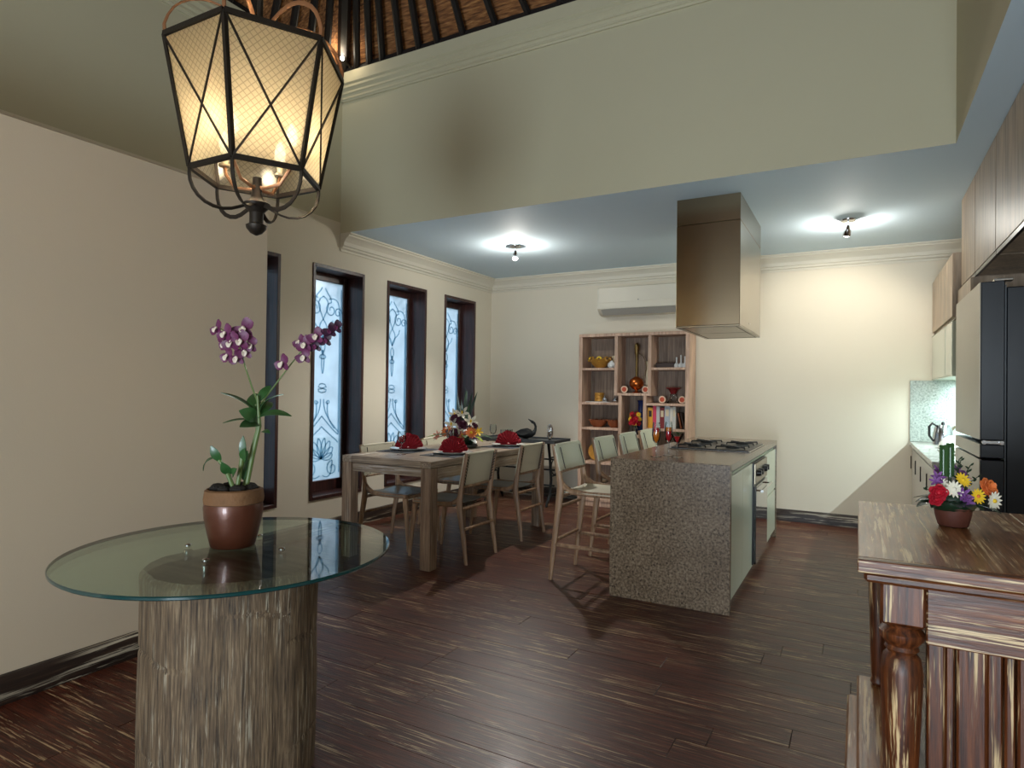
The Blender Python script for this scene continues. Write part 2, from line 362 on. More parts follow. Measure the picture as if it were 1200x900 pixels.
M['pot'] = plain('copper_pot', srgb(92, 50, 34), .34, .3, coat=.3, bump=.12, bscale=30, var=.35, vscale=9)
M['clay'] = plain('mossy_clay', srgb(120, 84, 52), .8, bump=.4, bscale=50, var=.45, vscale=16)
M['terra'] = plain('dark_terracotta', srgb(104, 58, 46), .55, bump=.1, var=.12)
M['soil'] = plain('bark_soil', srgb(34, 28, 24), .9, bump=.8, bscale=60)
M['moss'] = plain('moss', srgb(74, 88, 44), .9, bump=.6, bscale=90, var=.3)
M['leaf'] = plain('leaf_green', srgb(44, 84, 40), .4, coat=.15, var=.3, vscale=12)
M['leaf_d'] = plain('leaf_dark', srgb(22, 50, 32), .4, coat=.15, var=.3, vscale=12)
M['leaf_y'] = plain('leaf_yellowgreen', srgb(150, 168, 50), .4, var=.3, vscale=12)
M['cane'] = plain('cane_green', srgb(92, 112, 58), .45, var=.25, vscale=18)
M['orchid'] = plain('petal_magenta', srgb(96, 34, 74), .5, var=.4, vscale=30)
M['orchid_w'] = plain('petal_cream', srgb(222, 208, 190), .5, var=.1, vscale=30)
M['orchid_d'] = plain('petal_deep_violet', srgb(52, 18, 46), .5, var=.3, vscale=30)
M['f_white'] = plain('flower_white', srgb(232, 226, 206), .6)
M['f_red'] = plain('flower_red', srgb(186, 22, 44), .6, var=.2, vscale=30)
M['f_yel'] = plain('flower_yellow', srgb(234, 194, 40), .6)
M['f_org'] = plain('flower_orange', srgb(226, 122, 58), .6, var=.2, vscale=30)
M['f_pur'] = plain('flower_purple', srgb(116, 66, 132), .6, var=.25, vscale=30)
M['f_pink'] = plain('flower_salmon', srgb(222, 140, 116), .6)
M['f_dark'] = plain('flower_dark', srgb(84, 30, 54), .6)
M['bluev'] = plain('vase_cobalt', srgb(22, 42, 92), .2, coat=.5)
M['basket'] = plain('carved_bowl', srgb(140, 74, 38), .5, bump=.5, bscale=70, var=.3, vscale=20)
M['gold'] = plain('gilt_bowl', srgb(190, 138, 58), .4, .3, var=.35, vscale=24)
M['cream'] = plain('cream_ceramic', srgb(214, 198, 164), .4)
M['redbowl'] = plain('oxblood_bowl', srgb(120, 24, 28), .3, coat=.3)
M['slice'] = plain('slice_pale', srgb(226, 196, 168), .6); M['slice_c'] = plain('slice_centre', srgb(188, 76, 44), .6, var=.3, vscale=40)
M['darkbox'] = plain('dark_box', srgb(50, 34, 28), .5, var=.1)
M['glass_top'] = glassy('table_glass', (.76, .89, .82, 1), .0, 1.0, 1.5)
M['glass_edge'] = plain('table_glass_edge', srgb(16, 58, 58), .1, coat=.5)
M['clear'] = glassy('clear_glass', (.93, .95, .95, 1), .02, 1.0, 1.35)
M['etched'] = frosted('window_frosted', (.82, .90, .97, 1), .30)
M['bead'] = glassy('window_cut_glass', (.60, .76, .84, 1), .08, .9, 1.4)
M['lant'] = frosted('lantern_glass', (.80, .72, .56, 1), .15, 130)
M['bulb'] = emit('bulb_warm', (1.0, .82, .55, 1), 40)
M['spotbulb'] = emit('spot_bulb', (1.0, .92, .78, 1), 60)
M['led'] = emit('led_diffuser', (.80, .96, 1.0, 1), 8)
M['amber'] = plain('drink_amber', srgb(206, 112, 30), .1, coat=.3); M['reddrink'] = plain('drink_red', srgb(176, 20, 34), .1, coat=.3)
M['olive'] = plain('drink_green', srgb(60, 110, 50), .2)
M['outlet'] = plain('outlet_white', srgb(226, 226, 224), .4)
M['ground'] = plain('garden_grass', srgb(70, 96, 52), .9, bump=.5, bscale=30, var=.3)
M['hedge'] = plain('garden_leaf', srgb(52, 104, 70), .6, var=.4, vscale=8)
# thatch lining: woven brown mat with fine cross lines
def thatch():
    m, nt, N, L, b = newmat('thatch_lining'); tc = N.new('ShaderNodeTexCoord')
    mp = N.new('ShaderNodeMapping'); mp.inputs['Scale'].default_value = (6, 40, 40); L.new(tc.outputs['Object'], mp.inputs[0])
    n = N.new('ShaderNodeTexNoise'); n.inputs['Scale'].default_value = 1.6; n.inputs['Detail'].default_value = 5; L.new(mp.outputs[0], n.inputs['Vector'])
    r = ramp(N, [(.3, srgb(84, 50, 26)), (.55, srgb(154, 102, 58)), (.75, srgb(200, 146, 90))]); L.new(n.outputs['Fac'], r.inputs[0]); L.new(r.outputs[0], b.inputs['Base Color'])
    inp(b, 'Roughness', .8); bp = N.new('ShaderNodeBump'); bp.inputs['Strength'].default_value = .6; bp.inputs['Distance'].default_value = .02; L.new(n.outputs['Fac'], bp.inputs['Height']); L.new(bp.outputs[0], b.inputs['Normal'])
    return m
M['thatch'] = thatch()

# ================================================================== THE SETTING
XL, XN, XR, YB, YF, ZC = -4.22, -3.05, 1.20, 7.08, -3.0, 2.74      # left wall, nearer low wall, right wall, back, behind camera, low ceiling
XV, YH, ZT = 0.475, 4.33, 4.19                                     # edge of the tall void, header face, wall head of the void
WT = 0.25
# floor: slab plus planks laid across the room
fl = struct(B().box(XL, XR, YF, YB, -.12, -.02).build('floor', M['floor'], smooth=False))
PW = .143
y = -.6; row = 0
while y < YB - .02:
    y1 = min(y + PW, YB); xa = XN if y1 < 2.5 else XL
    x = xa; first = True
    while x < XR - .01:
        L_ = R.uniform(.5, 1.9) if first else R.uniform(1.3, 2.3); first = False
        x1 = x + L_
        if XR - x1 < .5: x1 = XR
        cx, cy = (x + x1) / 2, (y + y1) / 2
        dz = R.uniform(-.0012, .0004)
        p = B().box(x - cx + .001, x1 - cx - .001, y - cy + .0004, y1 - cy - .0004, -.02, 0, .0009).build('plank', M['floor'], fl, smooth=False, loc=(cx, cy, dz))
        x = x1
    y = y1; row += 1
# left wall with four window openings
WIN = [(2.985, 3.645), (4.0, 4.66), (5.0, 5.665), (6.015, 6.685)]; WZ0, WZ1 = .31, 2.412
b = B(); ys = YF
for a, c in WIN:
    b.box(XL - WT, XL, ys, a, 0, ZC + .1); b.box(XL - WT, XL, a, c, 0, WZ0); b.box(XL - WT, XL, a, c, WZ1, ZC + .1); ys = c
b.box(XL - WT, XL, ys, YB + WT, 0, ZC + .1)
wl = struct(b.build('wall_left', M['wall'], smooth=False))
struct(B().box(XL - WT, XL, YF, YH + .15, ZC + .1, ZT + .05).build('wall_left_upper', M['wall_up'], smooth=False))
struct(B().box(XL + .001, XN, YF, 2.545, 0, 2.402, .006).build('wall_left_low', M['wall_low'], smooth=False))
struct(B().box(XL - WT, XR + WT, YB, YB + WT, 0, ZC + .1).build('wall_back', M['wall'], smooth=False))
struct(B().box(XR, XR + WT, YF, YB, 0, ZC + .1).build('wall_right', M['wall'], smooth=False))
b = B(); b.box(XL - WT, -2.6, YF - WT, YF, 0, ZC); b.box(.8, XR + WT, YF - WT, YF, 0, ZC); b.box(-2.6, .8, YF - WT, YF, 2.55, ZC); b.box(XL - WT, XR + WT, YF - WT, YF, ZC, ZT + .05)  # wide opening is assumed and unseen, added to let the fill light in
struct(b.build('wall_front', M['wall'], smooth=False))
# low ceiling over dining and galley, header round the tall void
b = B(); b.box(XL, XR, YH + .15, YB, ZC, ZC + .1); b.box(XV + .15, XR, YF, YH + .15, ZC, ZC + .1)
struct(b.build('ceiling', M['ceil'], smooth=False))
hm = [M['wall_up'], M['ceil']]
def header(name, x0, x1, y0, y1):      # wall colour on the faces, blue-tinted ceiling colour on the soffit
    q = B().box(x0, x1, y0, y1, ZC, ZT + .05); o = q.build(name, hm, smooth=False)
    for p in o.data.polygons: p.material_index = 1 if p.normal.z < -.5 else 0
    return struct(o)
header('wall_header', XL, XV, YH, YH + .15)
header('wall_void_side', XV, XV + .15, YF, YH + .15)
# crown mouldings: dining room
prof = [(0, 0), (0, -.165), (.012, -.165), (.014, -.145), (.03, -.135), (.032, -.118), (.045, -.112), (.052, -.08), (.075, -.05), (.105, -.032), (.108, -.018), (.125, -.014), (.125, 0)]
struct(B().extr(prof, (XL, YB, ZC), (XR, YB, ZC), (0, -1, 0)).build('trim_1', M['crown'], ang=25))
struct(B().extr(prof, (XL, YH, ZC), (XL, YB, ZC), (1, 0, 0)).build('trim_2', M['crown'], ang=25))
# crown of the tall void: fascia with three beads below
prof2 = [(0, 0), (0, -.24), (.014, -.24), (.018, -.225), (.026, -.222), (.026, -.205), (.018, -.2), (.03, -.185), (.04, -.182), (.04, -.165), (.032, -.16), (.05, -.142), (.058, -.138), (.058, -.118), (.05, -.112), (.07, -.1), (.07, 0)]
struct(B().extr(prof2, (XL, YH, ZT), (XV, YH, ZT), (0, -1, 0)).build('trim_3', M['wall_up'], ang=25))
struct(B().extr(prof2, (XL, YF, ZT), (XL, YH, ZT), (1, 0, 0)).build('trim_4', M['wall_up'], ang=25))
struct(B().extr(prof2, (XV, YF, ZT), (XV, YH, ZT), (-1, 0, 0)).build('trim_5', M['wall_up'], ang=25))
# baseboards
bp = [(0, 0), (.022, 0), (.022, .108), (.016, .118), (0, .12)]
struct(B().extr(bp, (XN, -.6, 0), (XN, 2.545, 0), (1, 0, 0)).build('baseboard_left_low', M['base']))
struct(B().extr(bp, (XL, 2.55, 0), (XL, YB, 0), (1, 0, 0)).build('baseboard_left', M['base']))
struct(B().extr(bp, (XL, YB, 0), (.44, YB, 0), (0, -1, 0)).build('baseboard_back', M['baseX']))
# windows with deep mahogany reveals and cut-glass ornament
def scroll(cy, cz, r0, turns, a0, sgn, n=22):
    return [(cy + sgn * math.cos(a0 + turns * 2 * PI * i / n) * r0 * (1 - .75 * i / n), cz + math.sin(a0 + turns * 2 * PI * i / n) * r0 * (1 - .75 * i / n)) for i in range(n + 1)]
def bez(p0, p1, p2, p3, n=12):
    return [tuple((1 - t) ** 3 * a + 3 * (1 - t) ** 2 * t * b_ + 3 * (1 - t) * t * t * c + t ** 3 * d for a, b_, c, d in zip(p0, p1, p2, p3)) for t in [i / n for i in range(n + 1)]]
def ornament(W, H):
    """curves in pane coordinates, y across from centre, z up from the pane foot"""
    c = []
    for s in (-1, 1):
        e = W / 2 - .035
        c.append([(s * e, .42), (s * e, H - .36)]); c.append([(s * (e + .018), .05), (s * (e + .018), H - .05)])
        # foot: palmette petals and scrolls
        for k, (ang, ln) in enumerate(((75, .17), (50, .17), (25, .16), (2, .14))):
            a = math.radians(ang); cx, cz = s * math.cos(a) * ln, .22 + math.sin(a) * ln
            c.append(bez((0, .2), (s * math.cos(a + .5) * ln * .8, .2 + math.sin(a + .5) * ln * .8), (cx, cz + .03), (cx, cz)))
            c.append(bez((0, .2), (s * math.cos(a - .5) * ln * .7, .2 + math.sin(a - .5) * ln * .7), (cx, cz - .03), (cx, cz)))
        c.append(scroll(s * .14, .1, .075, 1.25, PI / 2, s)); c.append(bez((s * .02, .04), (s * .09, 0), (s * .14, .02), (s * .14, .175)))
        c.append(bez((s * e, .42), (s * .2, .42), (s * .1, .5), (0, .6)))
        c.append(bez((s * e, .34), (s * .2, .36), (s * .1, .42), (0, .5)))
        c.append(bez((s * .06, .74), (s * .09, .69), (s * .02, .62), (s * .16, .48)))
        c.append(bez((s * .02, .76), (s * .02, .66), (s * .04, .60), (s * .22, .44)))
        c.append(scroll(s * .075, .735, .025, 1.0, PI, s))
        c.append([(0, .86), (s * .05, .875), (s * .03, .9), (0, .905)]); c.append([(0, .82), (s * .045, .83), (s * .05, .85), (0, .86)])
        c.append(bez((0, 1.0), (s * .02, 1.04), (s * .02, 1.16), (0, 1.22))); c.append(bez((0, 1.14), (s * .05, 1.14), (s * .05, 1.17), (0, 1.18)))
        # head: crest of scrolls and a hanging drop
        t = H - .06
        c.append(bez((s * e, H - .36), (s * e, H - .2), (s * .2, H - .12), (s * .07, H - .16)))
        c.append(bez((s * .02, t), (s * .05, t - .06), (s * .1, t - .07), (s * .1, t - .13)))
        c.append(scroll(s * .1, t - .2, .07, 1.3, PI / 2, s)); c.append(scroll(s * .19, t - .22, .05, 1.2, 0, s))
        c.append(bez((0, t - .08), (s * .12, t - .14), (s * .03, t - .22), (0, t - .3)))
        c.append(bez((s * .12, t - .3), (s * .1, t - .4), (s * .02, t - .36), (0, t - .48)))
        c.append(bez((0, t - .3), (s * .07, t - .36), (s * .05, t - .42), (0, t - .48))); c.append(bez((0, t - .5), (s * .04, t - .53), (s * .03, t - .58), (0, t - .62)))
    return c
def window(i, ya, yb):
    e = bpy.data.objects.new('window_%d' % i, None); COL.objects.link(e); e.location = (XL, (ya + yb) / 2, WZ0); e['kind'] = 'structure'
    w, h = (yb - ya) / 2, WZ1 - WZ0; fr = .032
    for nm, bx in (('jamb', (-WT, .012, -w, -w + fr, 0, h)), ('jamb', (-WT, .012, w - fr, w, 0, h)), ('head', (-WT, .012, -w + fr, w - fr, h - fr, h)), ('sill', (-WT, .012, -w + fr, w - fr, 0, fr))):
        B().box(*bx, b=.003).build(nm, M['frame'], e, smooth=False)
    # sash
    s0, s1, st = -.222, -.180, .05
    yi = w - fr
    for nm, bx in (('sash_stile', (s0, s1, -yi, -yi + st, fr, h - fr)), ('sash_stile', (s0, s1, yi - st, yi, fr, h - fr)), ('sash_rail', (s0, s1, -yi + st, yi - st, h - fr - st - .02, h - fr)), ('sash_rail', (s0, s1, -yi + st, yi - st, fr, fr + st + .05))):
        B().box(*bx, b=.004).build(nm, M['frame'], e, smooth=False)
    gy = yi - st; z0, z1 = fr + st + .05, h - fr - st - .02
    g = B().box(-.206, -.200, -gy, gy, z0, z1).build('pane', M['etched'], e, smooth=False)
    o = B()
    for cv in ornament(gy * 2, z1 - z0):
        cv = [(max(-gy + .006, min(gy - .006, yy)), zz) for yy, zz in cv]
        o.tube([(-.199, yy, z0 + zz) for yy, zz in cv], .0062, 5, upv=(1, 0, 0), cap=True)
    o.build('cut_ornament', M['bead'], g)
for i, (a, c) in enumerate(WIN): window(i + 1, a, c)
# thatched roof over the void
A1, A2 = V(-2.41, 2.50, 5.38), V(-2.0, -.9, 5.38)
c1, c2, c3, c4 = V(XL, YH, ZT), V(XV, YH, ZT), V(XV, YF, ZT), V(XL, YF, ZT)
roof = struct(bpy.data.objects.new('ceiling_thatch', None)); COL.objects.link(roof)
for poly in ((c1, c2, A1), (c1, A1, A2, c4), (c2, c3, A2, A1), (c3, c4, A2)):
    n = len(poly); out = [p + V(0, 0, .06) + (p - (A1 + A2) / 2) * V(.04, .04, 0).x for p in poly]; hi = [p + V(0, 0, .12) for p in out]
    B().add(out + hi, [tuple(range(n)), tuple(range(n, 2 * n))] + [(k, (k + 1) % n, n + (k + 1) % n, n + k) for k in range(n)]).build('thatch_slope', M['thatch'], roof, smooth=False)
def rafter(p, q, r=.03):
    d = q - p; L_ = d.length; o = B().tube([(0, 0, 0), (L_, 0, 0)], r, 6).build('rafter', M['rafter'], roof)
    o.location = p + V(0, 0, .02); o.rotation_euler = d.to_track_quat('X', 'Z').to_euler()
for x in (-4.03, -3.88, -3.73, -3.527, -3.323, -3.126, -2.868, -2.559, -2.259, -1.97, -1.69, -1.4, -1.1, -.8, -.5, -.2, .1): rafter(V(x, YH - .02, ZT), A1)
for y in (4.1, 3.9, 3.7, 3.5, 3.3, 3.1, 2.9, 2.65): rafter(V(XL + .02, y, ZT), A1)
for k in range(14): t = (k + .5) / 14; rafter(V(XL + .02, 2.5 - 5.0 * t, ZT), A1.lerp(A2, t)); 
for k in range(16): t = (k + .5) / 16; rafter(V(XV - .02, 4.0 - 6.5 * t, ZT), A1.lerp(A2, t))
rafter(c1, A1, .05); rafter(c2, A1, .05)
B().box(XL, XV, YH - .05, YH + .05, ZT, ZT + .05).build('wall_plate', M['rafter'], roof, smooth=False)
B().box(XL - .05, XL + .05, YF, YH - .05, ZT, ZT + .05).build('wall_plate', M['rafter'], roof, smooth=False)
B().box(XV - .05, XV + .05, YF, YH - .05, ZT, ZT + .05).build('wall_plate', M['rafter'], roof, smooth=False)
# garden outside the windows
struct(B().box(-14, XL - WT - .02, -6, 14, -.3, -.15).build('garden_ground', M['ground'], smooth=False))


def garden_tree(x, y, h, r, lab):
    t = thing('garden_tree', lab, 'tree', (x, y, -.15), 0, 'garden trees outside the windows')
    B().tube([(0, 0, 0), (.05, .03, h * .4), (-.03, .05, h * .8)], [.09, .07, .04], 8).build('trunk', M['rafter'], t)
    q = B()
    for k in range(420):
        d = Vector((R.gauss(0, 1), R.gauss(0, 1), R.gauss(0, .8))).normalized() * r * R.uniform(.35, 1); p = V(0, 0, h) + d; e = Vector((R.uniform(-1, 1), R.uniform(-1, 1), R.uniform(-.9, .3))).normalized()
        q.leaf(p, p + e * .22, .10, .02, (0, 0, 1), .003, 3)
    o = q.build('crown', M['hedge'], t); o['kind'] = 'stuff'
garden_tree(-6.9, 7.2, 3.4, .72, 'green garden tree behind the frosted window nearest the low wall')
garden_tree(-7.2, 9.1, 3.6, .75, 'green garden tree behind the middle frosted window')
garden_tree(-7.2, 11.1, 3.8, .8, 'green garden tree behind the frosted window nearest the back wall')

# ================================================================== LARGE OBJECTS
# ---- kitchen island
isl = thing('kitchen_island', 'speckled grey-brown stone kitchen island with pale cupboard fronts', 'kitchen island', (-1.025, 3.86, 0))
def ipart(nm, mat, x0, x1, y0, y1, z0, z1, b=.003, par=None):
    return B().box(x0 + 1.025, x1 + 1.025, y0 - 3.86, y1 - 3.86, z0, z1, b).build(nm, mat, par or isl, smooth=False)
ipart('end_slab', M['stone'], -1.395, -.655, 3.86, 3.90, 0, .88, .002)
ipart('end_slab', M['stone'], -1.02, -.655, 6.20, 6.24, 0, .8395, .002)
ipart('worktop', M['stone'], -1.395, -.655, 3.9005, 6.24, .84, .88, .001)
ipart('carcass', M['lacq'], -1.02, -.682, 3.902, 6.198, .07, .815, 0)
ipart('plinth', M['lacq'], -1.0, -.70, 3.902, 6.198, 0, .07, 0)
ipart('handle_channel', M['black'], -1.0, -.69, 3.902, 6.198, .815, .8395, 0)
ipart('filler_strip', M['lacq'], -.682, -.663, 3.902, 3.935, .075, .83)
ipart('cupboard_door', M['lacq'], -.682, -.663, 3.94, 4.36, .075, .805)
ipart('cupboard_door', M['lacq'], -.682, -.663, 4.364, 4.785, .075, .805)
ipart('drawer_front', M['lacq'], -.682, -.663, 5.44, 6.195, .45, .805)
ipart('drawer_front', M['lacq'], -.682, -.663, 5.44, 6.195, .075, .435)
# ---- oven in the island side
ov = thing('oven', 'black built-in oven with glass door in the island side', 'oven', (-.66, 5.113, .078))
B().box(-.020, .004, -.318, .318, 0, .727, .002).build('front_frame', M['black'], ov, smooth=False)
d = B().box(.0045, .022, -.312, .312, .005, .56, .003).build('door', M['glass_edge'], ov, smooth=False); d.data.materials[0] = plain('oven_glass', srgb(30, 32, 36), .05, coat=1.0)
B().tube([(.055, -.27, .525), (.055, .27, .525)], .011, 8).build('handle', M['chrome'], d)
for s in (-.24, .24): B().tube([(.02, s, .525), (.055, s, .525)], .007, 6).build('handle_post', M['chrome'], d)
pn = B().box(.0045, .018, -.312, .312, .575, .722, .003).build('control_panel', M['steel'], ov, smooth=False)
for s in (-.22, -.11, .11, .22):
    B().tube([(.018, s, .65), (.046, s, .65)], [.026, .021], 12).build('knob', M['black'], pn)
# ---- hob on the island
hb = thing('gas_hob', 'black gas hob with pan supports set in the island top', 'hob', (-.97, 5.18, .881))
B().box(-.29, .29, -.41, .41, 0, .006, .003).build('rim', M['chrome'], hb, smooth=False)
B().box(-.278, .278, -.398, .398, .0062, .012, .002).build('plate', M['black'], hb, smooth=False)
for sx in (-.14, .14):
    for sy in (-.22, .22):
        g = B().lathe([(.05, 0), (.05, .008), (.03, .012), (.03, .018)], 16, (sx, sy, .0122)).build('burner', M['castiron'], hb)
        q = B()
        for k in range(4):
            a = PI / 4 + k * PI / 2; ca, sa = math.cos(a), math.sin(a)
            q.tube([(sx + ca * .035, sy + sa * .035, .027), (sx + ca * .14, sy + sa * .14, .027), (sx + ca * .145, sy + sa * .145, .012)], .006, 6)
        q.build('pan_support', M['castiron'], hb)
# ---- extractor hood
hd = thing('cooker_hood', 'tall brushed steel cooker hood hanging above the island', 'cooker hood', (-.9725, 5.225, 1.785))
B().box(-.2275, .2275, -.525, .525, .012, .76, .003).build('canopy', M['hood'], hd, smooth=False)
B().box(-.2265, .2265, -.524, .524, .763, .9545, .002).build('chimney', M['hood'], hd, smooth=False)
rim = B()
rim.box(-.2275, .2275, -.525, -.495, 0, .0118, .002); rim.box(-.2275, .2275, .495, .525, 0, .0118, .002); rim.box(-.2275, -.2, -.495, .495, 0, .0118, .002); rim.box(.2, .2275, -.495, .495, 0, .0118, .002)
rim.build('lower_rim', M['steel'], hd, smooth=False)
for k in range(2): B().box(-.19, .19, -.48 + k * .485, -.005 + k * .485, .001, .010, .002).build('filter_panel', M['steel'], hd, smooth=False)
B().box(.228, .2295, -.09, -.05, .055, .064).build('maker_plate', M['chrome'], hd, smooth=False)
# ---- dining table
tb = thing('dining_table', 'chunky whitewashed wooden dining table laid for a meal', 'table', (-3.105, 3.68, 0))
tw, tl = .425, 1.86
npl = 5
for k in range(npl):
    a = -tw + .09 + (2 * tw - .18) * k / npl; c = -tw + .09 + (2 * tw - .18) * (k + 1) / npl
    B().box(a + .001, c - .001, .092, tl - .092, .735, .784, .003).build('top_plank', M['table'], tb, smooth=False)
for s in (-1, 1): B().box(s * tw, s * (tw - .089), .0, tl, .735, .785, .004).build('top_side_rail', M['table'], tb, smooth=False)
for ya in (0, tl - .09): B().box(-tw + .0895, tw - .0895, ya, ya + .09, .735, .785, .004).build('top_end_rail', M['tableX'], tb, smooth=False)
for sx in (-1, 1):
    for ya in (0, tl - .09): B().box(sx * tw, sx * (tw - .09), ya, ya + .09, 0, .7345, .004).build('leg', M['tableZ'], tb, smooth=False)
for ya in (.02, tl - .05): B().box(-tw + .0905, tw - .0905, ya, ya + .03, .665, .728, .003).build('apron', M['tableX'], tb, smooth=False)
for s in (-1, 1): B().box(s * (tw - .02), s * (tw - .05), .0905, tl - .0905, .645, .728, .003).build('apron', M['table'], tb, smooth=False)

# ---- chairs and stools: teak frames with laced leather slings, facing +x
def make_chair(name, seat, top, stool, lab, cat, mseat, mback):
    t = thing(name, lab, cat); W = .215
    for s in (-1, 1):
        y = s * W
        B().tube([(-.265, y * 1.02, 0), (-.235, y, seat * .45), (-.200, y, seat - .05), (-.195, y, seat + .02), (-.215, y, seat + .14), (-.255, y, top)], [.0135, .020, .027, .026, .019, .013], 8, flat=.8, upv=(1, 0, 0)).build('rear_leg', M['teak'], t)
        B().tube([(.265, y * 1.0, 0), (.245, y * .98, seat * .5), (.222, y * .96, seat - .035)], [.0125, .017, .024], 8, upv=(1, 0, 0)).build('front_leg', M['teak'], t)
        B().tube([(-.21, y * .98, seat + .075), (-.175, y * .97, seat + .02), (-.12, y * .97, seat - .012), (0, y * .97, seat - .02), (.235, y * .97, seat - .016)], [.012, .02, .021, .018, .018], 8, upv=(0, 0, 1)).build('seat_rail', M['teak'], t)
    B().tube([(-.19, -W * .95, seat - .05), (-.19, W * .95, seat - .05)], .013, 8).build('rear_rail', M['teak'], t)
    B().tube([(.222, -W * .95, seat - .03), (.222, W * .95, seat - .03)], .014, 8).build('front_rail', M['teak'], t)
    zs = .26 if not stool else .27
    B().tube([(-.24, -W * .96, zs), (-.24, W * .96, zs)], .011, 8).build('stretcher', M['teak'], t)
    if stool:
        for s in (-1, 1): B().tube([(-.245, s * W, .245), (.255, s * W * .98, .245)], .014, 8).build('stretcher', M['teak'], t)
        B().tube([(.25, -W * .96, .30), (.25, W * .96, .30)], .013, 8).build('footrest', M['teak'], t)
        B().tube([(-.22, -W * .96, .50), (-.22, W * .96, .50)], .011, 8).build('stretcher', M['teak'], t)
    # sling seat
    g = []
    for i in range(9):
        u_ = i / 8; row = []
        for j in range(7):
            q = j / 6 * 2 - 1; row.append((-.165 + .385 * u_, q * W * 1.05, seat + .006 - .018 * (1 - q * q) - .022 * max(0, abs(q) - .9) * 10))
        g.append(row)
    st = B().sheet(g, .006).build('seat', mseat, t)
    if True:
        lc = B()
        for k in range(9):
            xx = -.15 + k * .04; lc.box(xx, xx + .012, -W * .8, W * .8, seat - .04, seat - .034)
        lc.build('under_lacing', M['lace'], st, smooth=False)
    # sling back
    zb, zt = seat + .125, top - .012
    g = []
    for i in range(7):
        u_ = i / 6; z = zb + (zt - zb) * u_; xb = -.212 - .043 * (z - seat - .14) / (top - seat - .14); row = []
        for j in range(9):
            q = j / 8 * 2 - 1; row.append((xb - .016 * (1 - q * q) + (.022 if abs(q) < .99 else 0.012), q * (W + .012), z))
        g.append(row)
    bk = B().sheet(g, .008).build('backrest', mback, t)
    for z, nm in ((zt + .004, 'top_roll'), (zb - .004, 'bottom_roll')):
        xb = -.212 - .043 * (z - seat - .14) / (top - seat - .14)
        B().tube([(xb + .012, -W * .93, z), (xb, 0, z), (xb + .012, W * .93, z)], .011, 8).build(nm, mback if nm[0] == 't' else M['teak'], bk)
    for s in (-1, 1):
        lc = B()
        for k in range(10):
            z = zb + .02 + (zt - zb - .04) * k / 9; xb = -.214 - .043 * (z - seat - .14) / (top - seat - .14)
            lc.tube([(xb - .005, s * (W - .035), z - .008), (xb - .012, s * (W - .014), z + .006)], .0042, 5)
        lc.tube([(-.217, s * (W - .035), zb + .005), (-.258, s * (W - .035), zt - .005)], .002, 4)
        lc.build('back_lacing', M['lace'], bk)
    for s in (-1, 1):
        p0 = (-.208 + .027, s * (W - .045), zb + .01); p1 = (-.252 + .030, s * (W - .045), zt - .01)
        B().tube([p0, p1], .0035, 5).build('piping', M['lace'], bk)
    return t
dc = make_chair('dining_chair', .45, .83, False, '', 'chair', M['leather_g'], M['leather'])
G = 'dining chairs'
place(dc, 1, 'teak sling chair, island side of the dining table, at the end by the glass-topped table', (-2.815, 4.18, 0), PI, G)
place(dc, 0, 'teak sling chair, island side of the dining table, at the end by the bookcase', (-2.815, 5.06, 0), PI, G)
place(dc, 0, 'teak sling chair, window side of the dining table, at the end by the glass-topped table', (-3.43, 4.27, 0), 0, G)
place(dc, 0, 'teak sling chair, window side of the dining table, far end by the black console', (-3.46, 5.15, 0), 0, G)
bs = make_chair('bar_stool', .63, .935, True, '', 'bar stool', M['leather'], M['leather_b'])
for k, (yy, lb) in enumerate(((4.19, 'first teak bar stool along the island, beside its plain stone end'), (4.93, 'second teak bar stool from the plain stone end of the island'), (5.54, 'third teak bar stool from the plain stone end of the island'), (6.14, 'last teak bar stool along the island, nearest the bookcase'))):
    place(bs, k == 0, lb, (-1.6, yy, 0), 0, 'bar stools along the island')

# ---- pillar of petrified wood with round glass top
gt = thing('glass_table', 'round glass-topped table on a petrified tree trunk pillar', 'table', (-1.88, 1.45, 0))
def twob(a, z): return 1 + .035 * math.sin(2 * a + .6) + .022 * math.sin(5 * a + 1 + z) + .010 * math.sin(11 * a + 2 * z) + .006 * math.sin(23 * a + 5 * z) - sum(.022 * math.exp(-((z - z0 - .02 * math.sin(2 * a + p) - .008 * math.sin(7 * a + p)) / .007) ** 2) * max(0, math.sin(a * 1.5 + p)) for z0, p in ((.13, .3), (.27, 3.4), (.46, 1.5), (.60, 4.6)))
prof = [(.268, 0)] + [(.270 + .006 * z / .7 + .003 * math.sin(9 * z), z) for z in [.01 + .0084 * k for k in range(80)]] + [(.272, .688), (.262, .70)]
tr = B().lathe(prof, 96, capt=False, wob=twob).build('trunk', M['trunk'], gt)
B().lathe([(.262, .7001), (.2, .703), (.1, .704), (.003, .704)], 96, capb=False, wob=twob).build('cut_face', M['trunk_top'], tr)
for k in range(4):
    a = .4 + k * PI / 2
    B().lathe([(.014, .703), (.014, .735), (.009, .7365)], 14, (.17 * math.cos(a), .17 * math.sin(a), 0)).build('standoff', M['chrome'], gt)
    B().lathe([(.011, .7505), (.011, .753), (.008, .756), (.004, .757)], 12, (.17 * math.cos(a), .17 * math.sin(a), 0)).build('cap_screw', M['chrome'], gt)
g = B(); n = 96; rg = .525; zs = [(rg - .003, .738), (rg, .741), (rg, .747), (rg - .003, .75)]
g.lathe(zs, n, mi=1, capb=False, capt=False)
g.add([(0, 0, .738)] + [((rg - .003) * math.cos(2 * PI * k / n), (rg - .003) * math.sin(2 * PI * k / n), .738) for k in range(n)], [(0, (k + 1) % n + 1, k + 1) for k in range(n)], 0)
